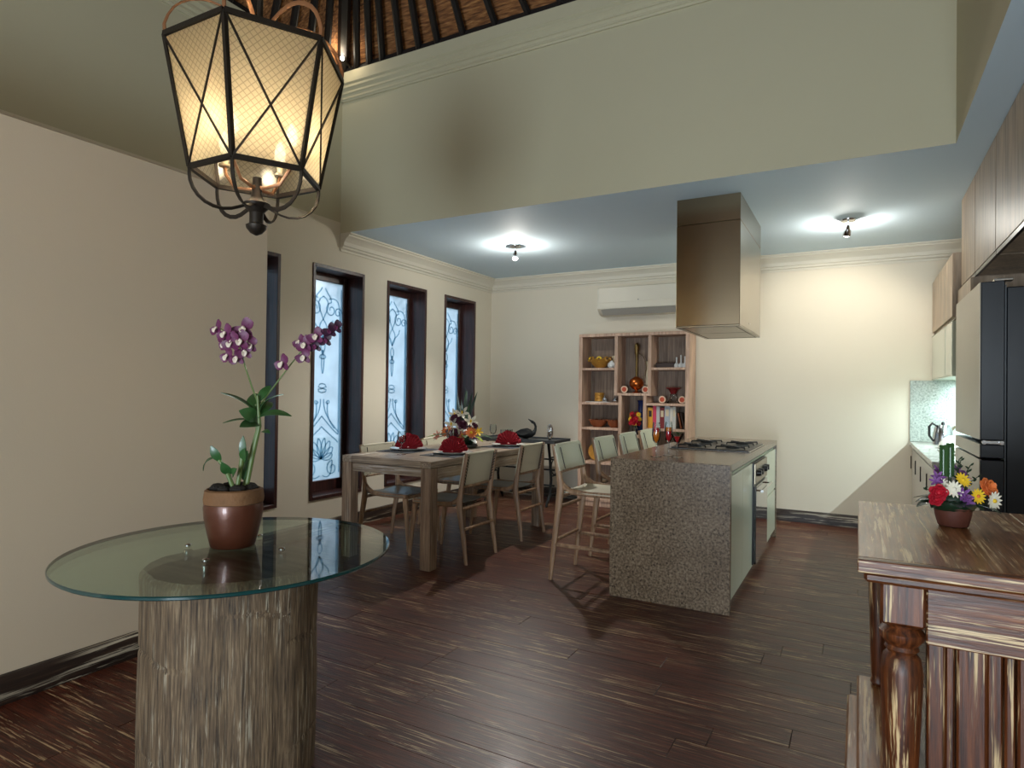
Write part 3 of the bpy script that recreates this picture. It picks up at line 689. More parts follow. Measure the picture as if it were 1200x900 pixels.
g.add([(0, 0, .75)] + [((rg - .003) * math.cos(2 * PI * k / n), (rg - .003) * math.sin(2 * PI * k / n), .75) for k in range(n)], [(0, k + 1, (k + 1) % n + 1) for k in range(n)], 0)
g.build('glass_top', [M['glass_top'], M['glass_edge']], gt)

# ---- pendant lantern
lx, ly = -1.88, 1.516
la = thing('pendant_lantern', 'six-sided bronze pendant lantern with patterned frosted glass', 'pendant lamp', (lx, ly, 2.046))
RT, RB, HT = .296, .215, .423; A0 = -2.083
ang = [A0 + k * PI / 3 for k in range(6)]
top = [V(RT * math.cos(a), RT * math.sin(a), HT) for a in ang]; bot = [V(RB * math.cos(a), RB * math.sin(a), 0) for a in ang]
for k in range(6):
    j = (k + 1) % 6; T0, T1, B0, B1 = top[k], top[j], bot[k], bot[j]
    nrm = ((T0 + T1) / 2 - V(0, 0, HT)).normalized()
    B().tube([B0, T0], .010, 4).build('corner_post', M['iron'], la)
    B().tube([T0, T1], .0125, 4, flat=1.0).build('top_bar', M['iron'], la)
    B().tube([B0, B1], .011, 4).build('bottom_bar', M['iron'], la)
    # pane in its own frame so the pressed lattice follows it
    mid = (B0 + B1) / 2; ex = (B1 - B0).normalized(); ez = ((T0 + T1) / 2 - mid).normalized(); ey = ez.cross(ex)
    hgt = ((T0 + T1) / 2 - mid).length; wb, wt_ = (B1 - B0).length / 2 - .004, (T1 - T0).length / 2 - .004
    pv = [(-wb, -.0015, 0), (wb, -.0015, 0), (wt_, -.0015, hgt), (-wt_, -.0015, hgt)]; pv2 = [(x, .0015, z) for x, _, z in pv]
    pb = B().add(pv + pv2, [(0, 1, 2, 3), (7, 6, 5, 4), (0, 4, 5, 1), (1, 5, 6, 2), (2, 6, 7, 3), (3, 7, 4, 0)])
    pane = pb.build('pane', M['lant'], la, smooth=False)
    pane.matrix_local = Matrix(((ex.x, ey.x, ez.x, mid.x), (ex.y, ey.y, ez.y, mid.y), (ex.z, ey.z, ez.z, mid.z), (0, 0, 0, 1)))
    o_ = nrm * .005
    B().tube([B0 + o_, T1 + o_], .0042, 4).build('cross_bar', M['iron'], la); B().tube([B1 + o_ * 1.3, T0 + o_ * 1.3], .0042, 4).build('cross_bar', M['iron'], la)
    # straps: below to the finial, above to the crown ring
    d = B0.normalized()
    B().tube([B0] + [d * rr + V(0, 0, zz) for rr, zz in ((.216, -.02), (.213, -.045), (.204, -.07), (.188, -.093), (.166, -.111), (.14, -.122), (.11, -.126), (.082, -.121), (.055, -.11), (.03, -.098))], .0085, 6, flat=.45).build('lower_strap', M['iron'], la)
    d = V(T0.x, T0.y, 0).normalized()
    B().tube([T0 + V(0, 0, .008)] + [d * rr + V(0, 0, HT + zz) for rr, zz in ((.298, .035), (.288, .067), (.272, .098), (.25, .122), (.22, .141), (.19, .152), (.16, .156), (.13, .152), (.10, .142), (.07, .126), (.045, .105), (.02, .085))], .0085, 6, flat=.45).build('upper_strap', M['strap'], la)
B().lathe([(.004, -.205), (.02, -.197), (.034, -.18), (.036, -.17), (.024, -.163), (.024, -.125), (.03, -.118), (.042, -.105), (.046, -.093), (.03, -.085), (.02, -.07), (.016, -.03), (.016, 0)], 18).build('finial', M['iron'], la)
for k in range(4):
    a = -1.3 + k * PI / 2; d = V(math.cos(a), math.sin(a), 0)
    arm = B().tube([V(0, 0, -.02), d * .02 + V(0, 0, -.04), d * .09 + V(0, 0, -.03), d * .128 + V(0, 0, .02), d * .135 + V(0, 0, .05)], .006, 6).build('candle_arm', M['strap'], la)
    B().lathe([(.02, .05), (.022, .056), (.012, .06), (.012, .10)], 12, d * .135).build('candle_sleeve', M['cream'], arm)
    B().lathe([(.011, .10), (.02, .125), (.021, .14), (.012, .165), (.003, .18)], 12, d * .135).build('bulb', M['bulb'], arm)
    light('lantern_bulb_light', 'POINT', d * .135 + V(0, 0, .14), 100, (1.0, .78, .50), .02, parent=la)
B().lathe([(.012, HT + .05), (.03, HT + .06), (.034, HT + .085), (.018, HT + .10), (.010, HT + .13), (.010, HT + .28), (.018, HT + .29), (.006, HT + .30)], 14).build('crown_ring', M['iron'], la)
ch = B(); zc = HT + .30
while zc < 5.20 - 2.046:
    i_ = round(zc / .05); ax = (1, 0) if i_ % 2 else (0, 1)
    ch.tube([(ax[0] * .012 * math.cos(t), ax[1] * .012 * math.cos(t), zc + .03 + .03 * math.sin(t)) for t in [2 * PI * q / 10 for q in range(10)]], .0028, 5, closed=True); zc += .05
ch.build('chain', M['iron'], la)

# ---- distressed console in the right foreground
cn = thing('console_cabinet', 'distressed brown wooden console with turned legs and boarded front', 'console', (0, 1.546, 0))
zt = .95
for k in range(3):
    B().box(k * .40 + (.0 if k == 0 else .0004), k * .40 + .3996 if k < 2 else 1.195, .03, .86, zt - .028, zt, .002).build('top_plank', M['console_top'], cn, smooth=False)
B().box(0, 1.195, 0, .0297, zt - .028, zt, .002).build('front_lipping', M['consoleX'], cn, smooth=False)
B().box(.012, 1.19, .012, .848, zt - .05, zt - .0285, .006).build('top_moulding', M['consoleX'], cn, smooth=False)
B().box(.128, 1.15, .052, .08, .775, .8995, .003).build('apron', M['consoleX'], cn, smooth=False)
B().box(.045, .07, .14, .72, .775, .8995, .003).build('apron', M['console'], cn, smooth=False)
def turned(x, y, z0, z1, r, nm='leg'):
    h = z1 - z0
    pr = [(r * .62, 0), (r * .8, .02 * h), (r * .62, .05 * h), (r * .7, .07 * h), (r * .85, .35 * h), (r * .98, .62 * h), (r * .86, .68 * h), (r * .66, .7 * h), (r * .8, .715 * h), (r * .72, .73 * h), (r * 1.02, .76 * h), (r * 1.05, .785 * h), (r * .8, .81 * h), (r * .95, .825 * h)]
    return B().lathe([(a, z0 + c) for a, c in pr], 20, (x, y, 0)), z0 + .825 * h
for (x, y) in ((.085, .08), (.06, .79), (1.1, .08), (1.1, .79)):
    q, zz = turned(x, y, .38, .8995, .042 if y < .5 else .03); hw = .042 if y < .5 else .03
    q.box(x - hw, x + hw, y - hw, y + hw, zz, .8995, .006); q.build('leg', M['console'], cn)
xs = .135; k = 0
while xs < 1.14:
    wd = (.035, .02, .055, .03, .02, .07, .09, .028)[k % 8]; dp = (.0, .018, .006, .022, .012, .0, .004, .016)[k % 8]
    B().box(xs + .001, xs + wd - .001, .13 + dp, .165 + dp, .3805, .80, .004).build('front_board', M['console'], cn, smooth=False); xs += wd; k += 1
for k in range(4): B().box(.075 + .002 * (k % 2), .1, .17 + k * .135, .17 + k * .135 + .133, .3805, .80, .004).build('side_board', M['console'], cn, smooth=False)
B().box(.0, 1.195, .0, .845, .305, .38, .006).build('base_step', M['console_top'], cn, smooth=False)
B().box(-.028, 1.195, -.02, .86, .0, .3045, .006).build('base', M['console_top'], cn, smooth=False)

# ---- bookcase against the back wall
sx0, sx1, sy0, sy1 = -2.838, -1.572, 6.75, 7.055
bc = thing('bookcase', 'whitewashed wooden bookcase with staggered open compartments', 'bookcase', (-2.205, 6.75, 0))
def spart(nm, x0, x1, z0, z1, y0=6.75, y1=7.035, mat='shelf', b=.002):
    return B().box(x0 + 2.205, x1 + 2.205, y0 - 6.75, y1 - 6.75, z0, z1, b).build(nm, M[mat], bc, smooth=False)
spart('side_panel', -2.838, -2.794, 0, 1.93); spart('side_panel', -1.616, -1.572, 0, 1.93)
spart('top_board', -2.838, -1.572, 1.9305, 1.965); spart('back_panel', -2.79, -1.62, .05, 1.93, 7.0355, 7.055, 'shelf_in')
spart('divider', -2.406, -2.370, 1.266, 1.93); spart('divider', -2.023, -1.986, 1.266, 1.93); spart('shelf_board', -2.3695, -2.0235, 1.266, 1.294)
spart('divider', -2.356, -2.319, .06, 1.2655); spart('divider', -2.073, -2.037, .06, 1.2655)
for z in (1.549, ): spart('shelf_board', -2.7935, -2.4065, z, z + .027)
for z in (1.157, .870, .48, .06): spart('shelf_board', -2.7935, -2.3565, z, z + .028)
spart('shelf_board', -1.9855, -1.6165, 1.549, 1.576)
for z in (1.160, .886, .48, .06): spart('shelf_board', -2.0365, -1.6165, z, z + .028)
spart('shelf_board', -2.3185, -2.0735, .06, .088); spart('shelf_board', -2.3185, -2.0735, .80, .828); spart('plinth', -2.7935, -1.6165, 0, .0595, 6.76)

# ---- kitchen along the right wall
def unit(name, lab, cat, x0, x1, y0, y1, z0, z1, doors, mat, handle=None, group=None, mbody=None):
    t = thing(name, lab, cat, (x0, y0, z0), 0, group)
    B().box(.02, x1 - x0 - .002, .001, y1 - y0 - .001, 0, z1 - z0).build('body', mbody or mat, t, smooth=False)
    for (a, c, za, zb) in doors:
        d = B().box(0, .0195, a - y0 + .0015, c - y0 - .0015, za - z0 + .0015, zb - z0 - .0015, .0015).build('door', mat, t, smooth=False)
        if handle: B().box(-.014, 0, (a - y0) + .012, (a - y0) + .03, za - z0 + handle, za - z0 + handle + .10, .003).build('handle', M['black'], d, smooth=False)
    return t
for k, (a, c, lb) in enumerate(((4.99, 5.60, 'pale wood ceiling-height wall cupboard beyond the fridge'), (4.29, 4.98, 'pale wood ceiling-height cupboard above the fridge'), (3.59, 4.28, 'pale wood ceiling-height cupboard second back from the one beyond the fridge'), (2.89, 3.58, 'pale wood ceiling-height cupboard closest to the console'))):
    u_ = unit('high_cupboard', lb, 'cupboard', .65, XR, a, c, 2.08, 2.738, [(a, c, 2.105, 2.738)], M['cabwood'], group='ceiling-height cupboards')
    B().box(.003, .02, 0, c - a, 0, .024, .001).build('bottom_rail', M['black'], u_, smooth=False)
unit('wall_cupboard', 'pale wood wall cupboard between the fridge and the glass-fronted cupboards', 'cupboard', .63, XR, 5.0, 5.6, 1.45, 2.079, [(5.0, 5.6, 1.45, 2.079)], M['cabwood'])
for a, c, lb in ((6.03, 7.06, 'at the back wall'), (5.61, 6.02, 'next to the fridge side')):
    unit('wall_cupboard', 'pale wood upper wall cupboard ' + lb, 'cupboard', .598, XR, a, c, 1.875, 2.36, [(a, c, 1.89, 2.36)], M['cabwood'])
    u_ = unit('glass_cupboard', 'sage glass-fronted wall cupboard under the wooden one ' + lb, 'cupboard', .598, XR, a, c, 1.45, 1.86, [(a, c, 1.45, 1.86)], M['lacq'])
    B().box(-.001, .0, .012, c - a - .012, .012, .40).build('glass_panel', plain('sage_glass', srgb(170, 190, 172), .08, coat=.8), [q for q in u_.children if q.name.startswith('door')][0], smooth=False)
bu = thing('base_cupboard', 'pale base cupboards under the stone worktop', 'cupboard', (.445, 5.0, 0))
B().box(.02, .752, .001, 2.06, .08, .829).build('body', M['lacq_w'], bu, smooth=False); B().box(.06, .75, .001, 2.06, 0, .0795).build('plinth', M['black'], bu, smooth=False)
for k in range(4):
    a = .005 + k * .514; d = B().box(0, .0195, a, a + .51, .085, .80, .0015).build('door', M['lacq_w'], bu, smooth=False)
    B().tube([(-.012, a + .46, .62), (-.012, a + .46, .74)], .005, 6).build('handle', M['black'], d)
tag(B().box(.425, XR - .001, 5.0, 7.062, .83, .87, .004).build('worktop', M['worktop'], smooth=False), 'pale stone worktop along the right wall', 'worktop')
tag(B().box(.425, XR - .001, 7.063, 7.079, .871, 1.449, .002).build('splashback', M['granite'], smooth=False), 'speckled green-grey granite splashback on the back wall', 'splashback')
tag(B().box(XR - .016, XR - .001, 5.0, 7.062, .871, 1.449, .002).build('splashback', M['granite'], smooth=False), 'granite splashback on the right wall above the worktop', 'splashback')
ls = thing('led_strip_light', 'cool white strip light under the wall cupboards', 'strip light', (.93, 6.0, 1.432))
B().box(-.02, .02, -.95, .99, .006, .018).build('channel', M['chrome'], ls, smooth=False); B().box(-.009, .009, -.94, .98, .0, .0058).build('diffuser', M['led'], ls, smooth=False)
light('strip_light_lamp', 'AREA', (0, 0.02, -.004), 38, (.78, .96, 1.0), .012, 1.9, target=(0, .02, -1), parent=ls)
for k in range(2): 
    so = thing('wall_socket', ('double white wall socket on the granite nearest the kettle', 'single white wall socket on the granite')[k], 'socket', (.93 + k * .13, 7.062, 1.08))
    B().box(-.045, .045, -.008, 0, 0, .085, .003).build('plate', M['outlet'], so, smooth=False); B().box(-.02, .02, -.011, -.008, .02, .06, .002).build('switch', M['white'], so, smooth=False)
# fridge
fr = thing('fridge', 'tall fridge with pale metallic doors and black sides', 'fridge', (.55, 4.05, 0))
B().box(.112, .64, .01, .915, .03, 1.87, .006).build('cabinet', M['fridge_side'], fr, smooth=False)
for a, c, nm in ((1.078, 1.90, 'door'), (.985, 1.055, 'drawer'), (.06, .975, 'drawer')):
    d = B().box(.004, .105, 0, .92, a, c, .004).build(nm, M['fridge_side'], fr, smooth=False)
    B().box(0, .0038, .001, .919, a + .001, c - .001, .001).build('front_skin', M['fridge_front'], d, smooth=False)
B().box(.1055, .1115, .004, .9, .06, 1.88).build('door_gasket', M['slate'], fr, smooth=False)
hg = B(); hg.box(.02, .10, -.004, .03, 1.0565, 1.0765, .003); hg.tube([(.02, .0, 1.066), (.02, -.012, 1.066)], .011, 10); hg.tube([(.092, .0, 1.066), (.092, -.012, 1.066)], .011, 10); hg.build('middle_hinge', M['chrome'], fr)
B().box(.06, .14, .0, .05, 1.9005, 1.915, .003).build('top_hinge', M['chrome'], fr, smooth=False)
for sx in (.15, .58):
    for sy in (.06, .86): B().lathe([(.02, 0), (.02, .03)], 10, (sx, sy, 0)).build('foot', M['black'], fr)
# air conditioner
M['ac'] = plain('ac_casing', srgb(214, 207, 190), .45)
ac = thing('air_conditioner', 'white wall-mounted split air conditioner on the back wall', 'air conditioner', (-2.17, 7.08, 2.19))
pf = [(0, 0), (0, .32), (.19, .32), (.225, .30), (.232, .12), (.225, .07), (.15, .012), (.10, 0)]
q = B(); q.extr(pf, (-.49, 0, 0), (.49, 0, 0), (0, -1, 0)); q.build('casing', M['ac'], ac, ang=25)
B().box(-.475, .475, -.234, -.2, .135, .31, .004).build('front_panel', M['ac'], ac, smooth=False)
lv = B(); lv.extr([(.153, .006), (.228, .062), (.234, .058), (.158, .0)], (-.44, 0, 0), (.44, 0, 0), (0, -1, 0)); lv.build('louvre', plain('louvre_grey', srgb(168, 166, 158), .4), ac)
B().extr([(.17, .016), (.215, .054), (.23, .056), (.17, .012)], (-.42, 0, .006), (.42, 0, .006), (0, -1, 0)).build('outlet_slot', M['slate'], ac)
B().lathe([(.006, 0), (.006, .003)], 10, (.0, 0, 0)).build('indicator', M['slate'], ac, loc=(0, -.234, .155)).rotation_euler = (PI / 2, 0, 0)
# ceiling spotlights
for k, (x, y, bx, by, lb, tgt) in enumerate(((-2.99, 5.467, .10, .02, 'small ceiling spotlight over the dining table', (-2.75, 4.95, .8)), (-.085, 5.82, -.01, .06, 'small ceiling spotlight over the galley, beside the cooker hood', (-.35, 7.08, 1.3)))):
    t = thing('ceiling_spotlight', lb, 'spotlight', (x, y, ZC - .0005), 0, 'ceiling spotlights')
    B().lathe([(.012, -.02), (.055, -.016), (.06, -.006), (.06, 0)], 20).build('rose', M['chrome'], t)
    B().tube([(0, 0, -.018), (0, 0, -.06)], .006, 8).build('stem', M['chrome'], t)
    d = (Vector(tgt) - V(x, y, ZC - .1)).normalized(); p0 = V(0, 0, -.06) - d * .01; p1 = p0 + d * .085
    B().tube([p0, p0 + d * .03, p0 + d * .04, p1], [.012, .016, .026, .031], 14).build('lamp_head', M['chrome'], t)
    B().tube([p1, p1 + d * .008], [.026, .022], 12).build('bulb', M['spotbulb'], t)
    light('spot_lamp', 'SPOT', p1 + d * .03, (105, 42)[k], ((1.0, .96, .90), (1.0, .91, .77))[k], .05, spot=(140, 110)[k], parent=t).rotation_euler = d.to_track_quat('-Z', 'Y').to_euler()
    light('spot_spill', 'POINT', p1 + d * .03 + V(0, 0, -.01), 15, (1.0, .95, .86), .015, parent=t)
# small lamp up among the rafters
t = thing('rafter_spotlight', 'tiny glowing spotlight on the roof wall plate', 'spotlight', (-4.05, 4.19, 4.195))
B().tube([(0, .06, .02), (0, 0, .03), (0, -.03, .045)], .012, 8).build('bracket', M['iron'], t); B().ball((0, -.045, .05), .018).build('bulb', M['spotbulb'], t)
light('rafter_lamp', 'POINT', (.02, -.09, .06), 1.2, (1.0, .82, .55), .02, parent=t)

# ================================================================== SMALL OBJECTS
def frame_of(n):
    n = Vector(n).normalized(); e = n.orthogonal().normalized(); return n, e, n.cross(e)
def petals(b, c, n, num, length, width, lift=.25, a0=0.0, th=.0012, shape=None, mi=0):
    n, e, g = frame_of(n); c = Vector(c)
    for k in range(num):
        a = a0 + 2 * PI * k / num; d = e * math.cos(a) + g * math.sin(a)
        b.leaf(c + d * length * .06, c + d * length + n * length * lift, width, -length * .08, n, th, 4, .25, mi, shape)
    return b
round_p = lambda t: max(.12, math.sin(PI * min(1, t * .80 + .12)) ** .6)
def bloom(kind, c, n, r, par, cols, nm='flower'):
    """one flower: petals, with its heart as a sub-part"""
    c = Vector(c); nn = Vector(n).normalized(); b = B()
    if kind == 'daisy':
        petals(b, c, nn, 13, r, r * .32, .12); o = b.build(nm, cols[0], par); B().ball(c + nn * r * .06, r * .22, 8, 5).build('heart', cols[1], o)
    elif kind == 'rose':
        for k in range(4): petals(b, c + nn * r * .1 * k, nn, 5, r * (1 - .2 * k), r * (.95 - .15 * k), .25 + .45 * k, k * .7, .0012, round_p)
        o = b.build(nm, cols[0], par); B().ball(c + nn * r * .4, r * .22, 8, 5).build('heart', cols[1], o)
    elif kind == 'lily':
        petals(b, c, nn, 6, r, r * .42, .35); o = b.build(nm, cols[0], par); B().ball(c + nn * r * .2, r * .12, 8, 5, (1, 1, 2)).build('heart', cols[1], o)
    elif kind == 'orchid':
        petals(b, c, nn, 3, r, r * .62, .12, PI / 2, .0012, round_p); petals(b, c + nn * r * .05, nn, 2, r * .95, r * .95, .1, 0, .0012, round_p)
        o = b.build(nm, cols[0], par); l = B(); nq, e, g = frame_of(nn)
        l.leaf(c + nn * r * .1, c - V(0, 0, r * .55) + nn * r * .45, r * .55, r * .1, nn, .0015, 4, .5, 0, round_p); l.ball(c + nn * r * .16, r * .17, 8, 5); l.build('lip', cols[1], o)
    return o
# ---- orchid in a copper pot on the glass table; local x runs along the picture, y away from the camera
orc = thing('potted_orchid', 'purple and cream orchid in a copper-brown pot on the glass table', 'potted plant', (-1.905, 1.462, .7505), yaw)
S = .0030
def oz(px, py, dy=0.0): return V((px - 272) * S, dy, (644 - py) * S)
B().lathe([(.068, 0), (.073, .004), (.084, .05), (.094, .10), (.097, .135), (.095, .15), (.088, .15), (.086, .12)], 32, capt=False).build('pot', M['pot'], orc)
B().lathe([(.0875, .148), (.0955, .152), (.0975, .17), (.094, .196), (.085, .2), (.080, .188)], 28, capb=False, capt=False, wob=lambda a, z: 1 + .02 * math.sin(5 * a) + .015 * math.sin(9 * a + 30 * z)).build('inner_liner', M['clay'], orc)
B().lathe([(.086, .182), (.05, .192), (.002, .196)], 20, capb=True, wob=lambda a, z: 1 + .04 * math.sin(7 * a)).build('soil', M['soil'], orc)
for k in range(9):
    a = k * .75; B().ball((.06 * math.cos(a), .05 * math.sin(a), .2), R.uniform(.014, .026), 8, 5, (1.2, 1, .7)).build('bark_chip', M['soil'], orc)
for p in ([(287, 575, 0), (293, 540, 0), (302, 505, -.01), (299, 470, -.01)], [(282, 575, .02), (287, 545, .02), (297, 510, .01), (296, 480, .0)], [(279, 575, -.02), (283, 550, -.02), (285, 525, -.02)], [(275, 574, -.03), (268, 555, -.035), (260, 543, -.04)]):
    n_ = len(p); B().tube([oz(*q) for q in p], [.0075, .008, .0065, .004][:n_], 8).build('cane', M['cane'], orc)
for i, (a, c, wd, bd, sd) in enumerate((((299, 490, -.01), (264, 467, -.06), .028, .012, (0, -.3, 1)), ((299, 488, -.01), (286, 468, .05), .05, .01, (0, -1, .4)), ((302, 488, -.01), (334, 468, -.05), .03, .014, (0, -.3, 1)), ((300, 495, -.01), (340, 493, -.02), .035, .016, (0, -.6, 1)), ((298, 497, 0), (285, 487, -.06), .05, .01, (0, -1, .4)), ((299, 500, 0), (270, 501, -.08), .022, .01, (0, -.2, 1)), ((300, 503, 0), (289, 505, -.08), .045, .006, (0, -1, .6)), ((303, 512, 0), (317, 513, -.03), .02, .006, (0, -.6, 1)), ((298, 478, 0), (308, 458, .04), .03, .01, (0, -1, .3)), ((300, 492, 0), (305, 478, .07), .05, .01, (0, -1, .3)),
        ((286, 545, -.02), (286, 516, -.03), .026, .006, (0, -1, .2)), ((285, 545, -.02), (291, 530, -.05), .03, .004, (0, -1, .4)), ((262, 545, -.04), (254, 527, -.06), .03, .006, (0, -1, .3)), ((258, 540, -.04), (241, 557, -.03), .022, .014, (0, -.4, 1)), ((275, 562, -.03), (285, 552, -.07), .03, .006, (0, -1, .4)), ((272, 560, -.03), (268, 545, -.07), .034, .006, (0, -1, .3)), ((283, 568, .0), (283, 535, .03), .03, .006, (0, -1, .2)))):
    B().leaf(oz(*a), oz(*c), wd, bd, sd, .0018, 8).build('leaf', M['leaf'], orc)
B().tube([oz(299, 480), oz(291, 460), oz(284, 436, -.01), oz(279, 415, -.02), oz(268, 398, -.03), oz(252, 391, -.03)], [.003, .003, .0028, .0025, .002, .0015], 6).build('flower_spike', M['cane'], orc)
B().tube([oz(301, 480), oz(312, 462, .02), oz(326, 441, .03), oz(342, 420, .03), oz(362, 400, .03), oz(386, 387, .03)], [.003, .003, .0028, .0025, .002, .0015], 6).build('flower_spike', M['cane'], orc)
for i, (px, py, dy, nx, nz, r) in enumerate(((254, 393, -.03, -.5, .1, 9), (266, 399, -.045, -.3, .1, 10), (284, 393, -.03, .2, .2, 12), (274, 409, -.05, -.2, 0, 11), (283, 407, -.05, .2, .1, 11), (264, 410, -.03, -.5, -.1, 9), (291, 411, -.03, .5, 0, 9), (268, 424, -.04, -.3, -.2, 9), (278, 426, -.04, .1, -.3, 9), (287, 419, -.04, .4, -.2, 9), (260, 402, -.02, -.6, .2, 8))):
    bloom('orchid', oz(px, py, dy), (nx, -1, nz), r * S * 1.15, orc, (M['orchid'], M['orchid_w']))
for i, (px, py, dy, nx, nz, r) in enumerate(((325, 431, .01, -.3, -.1, 11), (350, 409, .01, 0, .1, 11), (349, 423, .01, .1, -.2, 10), (343, 406, .02, -.3, .2, 9), (363, 399, .01, .1, .1, 11), (361, 410, .02, .2, -.3, 9), (373, 403, .02, .4, -.1, 9), (378, 392, .02, .3, .2, 10), (385, 388, .02, .5, .2, 9))):
    bloom('orchid', oz(px, py, dy), (nx, -1, nz), r * S, orc, (M['orchid'] if i < 5 else M['orchid_d'], M['orchid_w'] if i < 5 else M['orchid']))

# ---- flower bowl on the console
fb = thing('flower_bowl', 'mixed bouquet of red, white, yellow and orange flowers in a dark clay bowl', 'flower arrangement', (.225, 2.075, .9505), yaw)
S2 = .00232
def fz(px, py, dy=0.0): return V((px - 1118) * S2, dy, (619 - py) * S2)
B().lathe([(.030, 0), (.035, .003), (.042, .03), (.044, .048), (.047, .05), (.047, .056), (.04, .056)], 24).build('bowl', M['terra'], fb)
for k in range(18):
    a = 2 * PI * k / 18 + .1; rr = R.uniform(.085, .115); B().leaf((.02 * math.cos(a), .02 * math.sin(a), .056), (rr * math.cos(a), rr * math.sin(a) * .9, .052 + R.uniform(-.004, .016)), .042, .012, (0, 0, 1), .001, 6).build('leaf', M['leaf_d'], fb)
B().ball((0, 0, .07), .05, 12, 7, (1.2, 1.1, .8)).build('foam_mound', M['leaf_d'], fb)
for kind, px, py, dy, nx, nz, r, c1_, c2_ in (('rose', 1089, 578, -.04, -.5, .2, 10, 'f_red', 'f_red'), ('rose', 1086, 585, -.04, -.4, 0, 8, 'f_red', 'f_red'), ('daisy', 1104, 573, -.05, -.1, .3, 10, 'f_white', 'f_white'), ('daisy', 1117, 563, -.04, .1, .6, 9, 'f_yel', 'f_yel'), ('daisy', 1128, 580, -.06, .1, .2, 9, 'f_yel', 'f_org'), ('rose', 1145, 572, -.03, .4, .4, 11, 'f_org', 'f_org'), ('rose', 1150, 577, -.03, .5, .2, 8, 'f_org', 'f_org'), ('daisy', 1146, 585, -.06, .3, 0, 11, 'f_white', 'f_yel'), ('lily', 1113, 579, -.055, 0, .2, 9, 'f_pur', 'f_pur'), ('lily', 1116, 586, -.06, 0, -.1, 8, 'f_pur', 'f_pur'), ('lily', 1123, 562, -.02, .3, .7, 9, 'f_pur', 'f_pur'), ('lily', 1097, 562, -.01, -.3, .7, 8, 'f_pur', 'f_pur'), ('lily', 1092, 566, -.02, -.6, .4, 7, 'f_pur', 'f_pur'), ('lily', 1130, 556, .02, .2, .8, 7, 'f_pur', 'f_pink'), ('lily', 1160, 588, -.02, .8, .1, 7, 'f_pur', 'f_pur'), ('lily', 1133, 562, .02, .4, .7, 7, 'f_org', 'f_yel'), ('lily', 1110, 557, .03, 0, 1, 8, 'f_pur', 'f_pur'), ('daisy', 1099, 569, -.02, -.5, .5, 7, 'f_white', 'f_white')):
    bloom(kind, fz(px, py, dy), (nx, -1, nz), r * S2, fb, (M[c1_], M[c2_]))
for px, dy, top in ((1106, 0, 530), (1117, .01, 528)):
    q = B()
    for k in range(10):
        t = k / 9; zc_ = 562 - (562 - top) * t
        for s in (-1, 1): q.leaf(fz(px, zc_, dy), fz(px + s * 5.5, zc_ - 5, dy + s * .004), .013, .001, (0, -1, .3), .0015, 4)
    q.tube([fz(px, 575, dy), fz(px, top, dy)], .004, 6); q.build('bud_spike', M['leaf'], fb)
for px, py, dy in ((1133, 543, .02), (1128, 541, .01), (1142, 556, .02), (1138, 548, .0), (1150, 562, .01), (1078, 575, -.02)):
    q = B(); base = fz(1118, 590, 0); tip = fz(px, py, dy); q.tube([base, base.lerp(tip, .5) + V(0, 0, .01), tip], .0012, 5)
    for k in range(7):
        p = base.lerp(tip, .45 + .09 * k); q.leaf(p, p + V((-1) ** k * .009, 0, .007), .005, .001, (0, -1, 0), .001, 3)
    q.build('filler_sprig', M['leaf_d'], fb)

# ---- place settings and centrepiece on the dining table
ZTB = .7855
def napkin(b):
    # pleated fan opened over the plate, a second smaller fold in front
    for (rad, y0, lean) in ((.120, .012, .02), (.098, -.018, -.03)):
        grid = []
        for i in range(5):
            u_ = i / 4; row = []
            for k in range(25):
                a = math.radians(4 + 172 * k / 24); q = rad * (.12 + .88 * u_) * (1 + .04 * math.sin(k * 1.1)); zz = .010 * u_ * (1 if k % 2 else -1)
                row.append((q * math.cos(a), y0 + zz + lean * u_ * math.sin(a), .006 + q * math.sin(a) * 1.0))
            grid.append(row)
        b.sheet(grid, .003)
    b.box(-.075, .075, -.035, .035, 0, .009, .003); b.leaf((.04, -.02, .012), (.105, -.04, .016), .05, .003, (0, 0, 1), .003, 4); return b
def setting(x, y, side, where):
    rz = 0 if side > 0 else PI
    m_ = tag(B().box(-.165, .165, -.22, .22, 0, .003, .001).build('placemat', M['mat'], smooth=False, loc=(x, y, ZTB)), 'grey woven placemat under the plate ' + where, 'placemat', 'placemats')
    tag(B().lathe([(.085, 0), (.09, .004), (.10, .008), (.153, .017), (.156, .02), (.151, .02), (.097, .012), (.0, .011)], 32, capt=False).build('dinner_plate', M['china'], loc=(x, y, ZTB + .0032)), 'white china plate ' + where, 'plate', 'dinner plates')
    tag(napkin(B()).build('napkin', M['napkin'], loc=(x, y, ZTB + .0165), rz=yaw + R.uniform(-.25, .25)), 'folded dark red napkin on the plate ' + where, 'napkin', 'folded napkins')
    for k, (nm, dy) in enumerate((('fork', -.19), ('knife', .19))):
        q = B(); q.tube([(-.10, 0, .002), (0, 0, .004), (.05, 0, .003)], [.005, .0035, .004], 6, flat=.5)
        if nm == 'fork':
            q.box(.048, .07, -.011, .011, .002, .0045)
            for j in range(4): q.box(.068, .105, -.011 + j * .0058, -.008 + j * .0058, .002, .004)
        else: q.leaf((.05, 0, .003), (.12, .002, .003), .02, .0, (0, 0, 1), .0015, 5, 0)
        tag(q.build(nm, M['silver'], loc=(x, y + dy, ZTB + .0032), rz=rz), 'silver table %s beside the plate %s' % (nm, where), nm, 'cutlery')
setting(-3.345, 4.27, 1, 'by the window-side chair next to the glass-topped table')
setting(-2.86, 4.22, -1, 'by the island-side chair next to the glass-topped table')
setting(-2.86, 5.14, -1, 'by the island-side chair next to the bookcase')
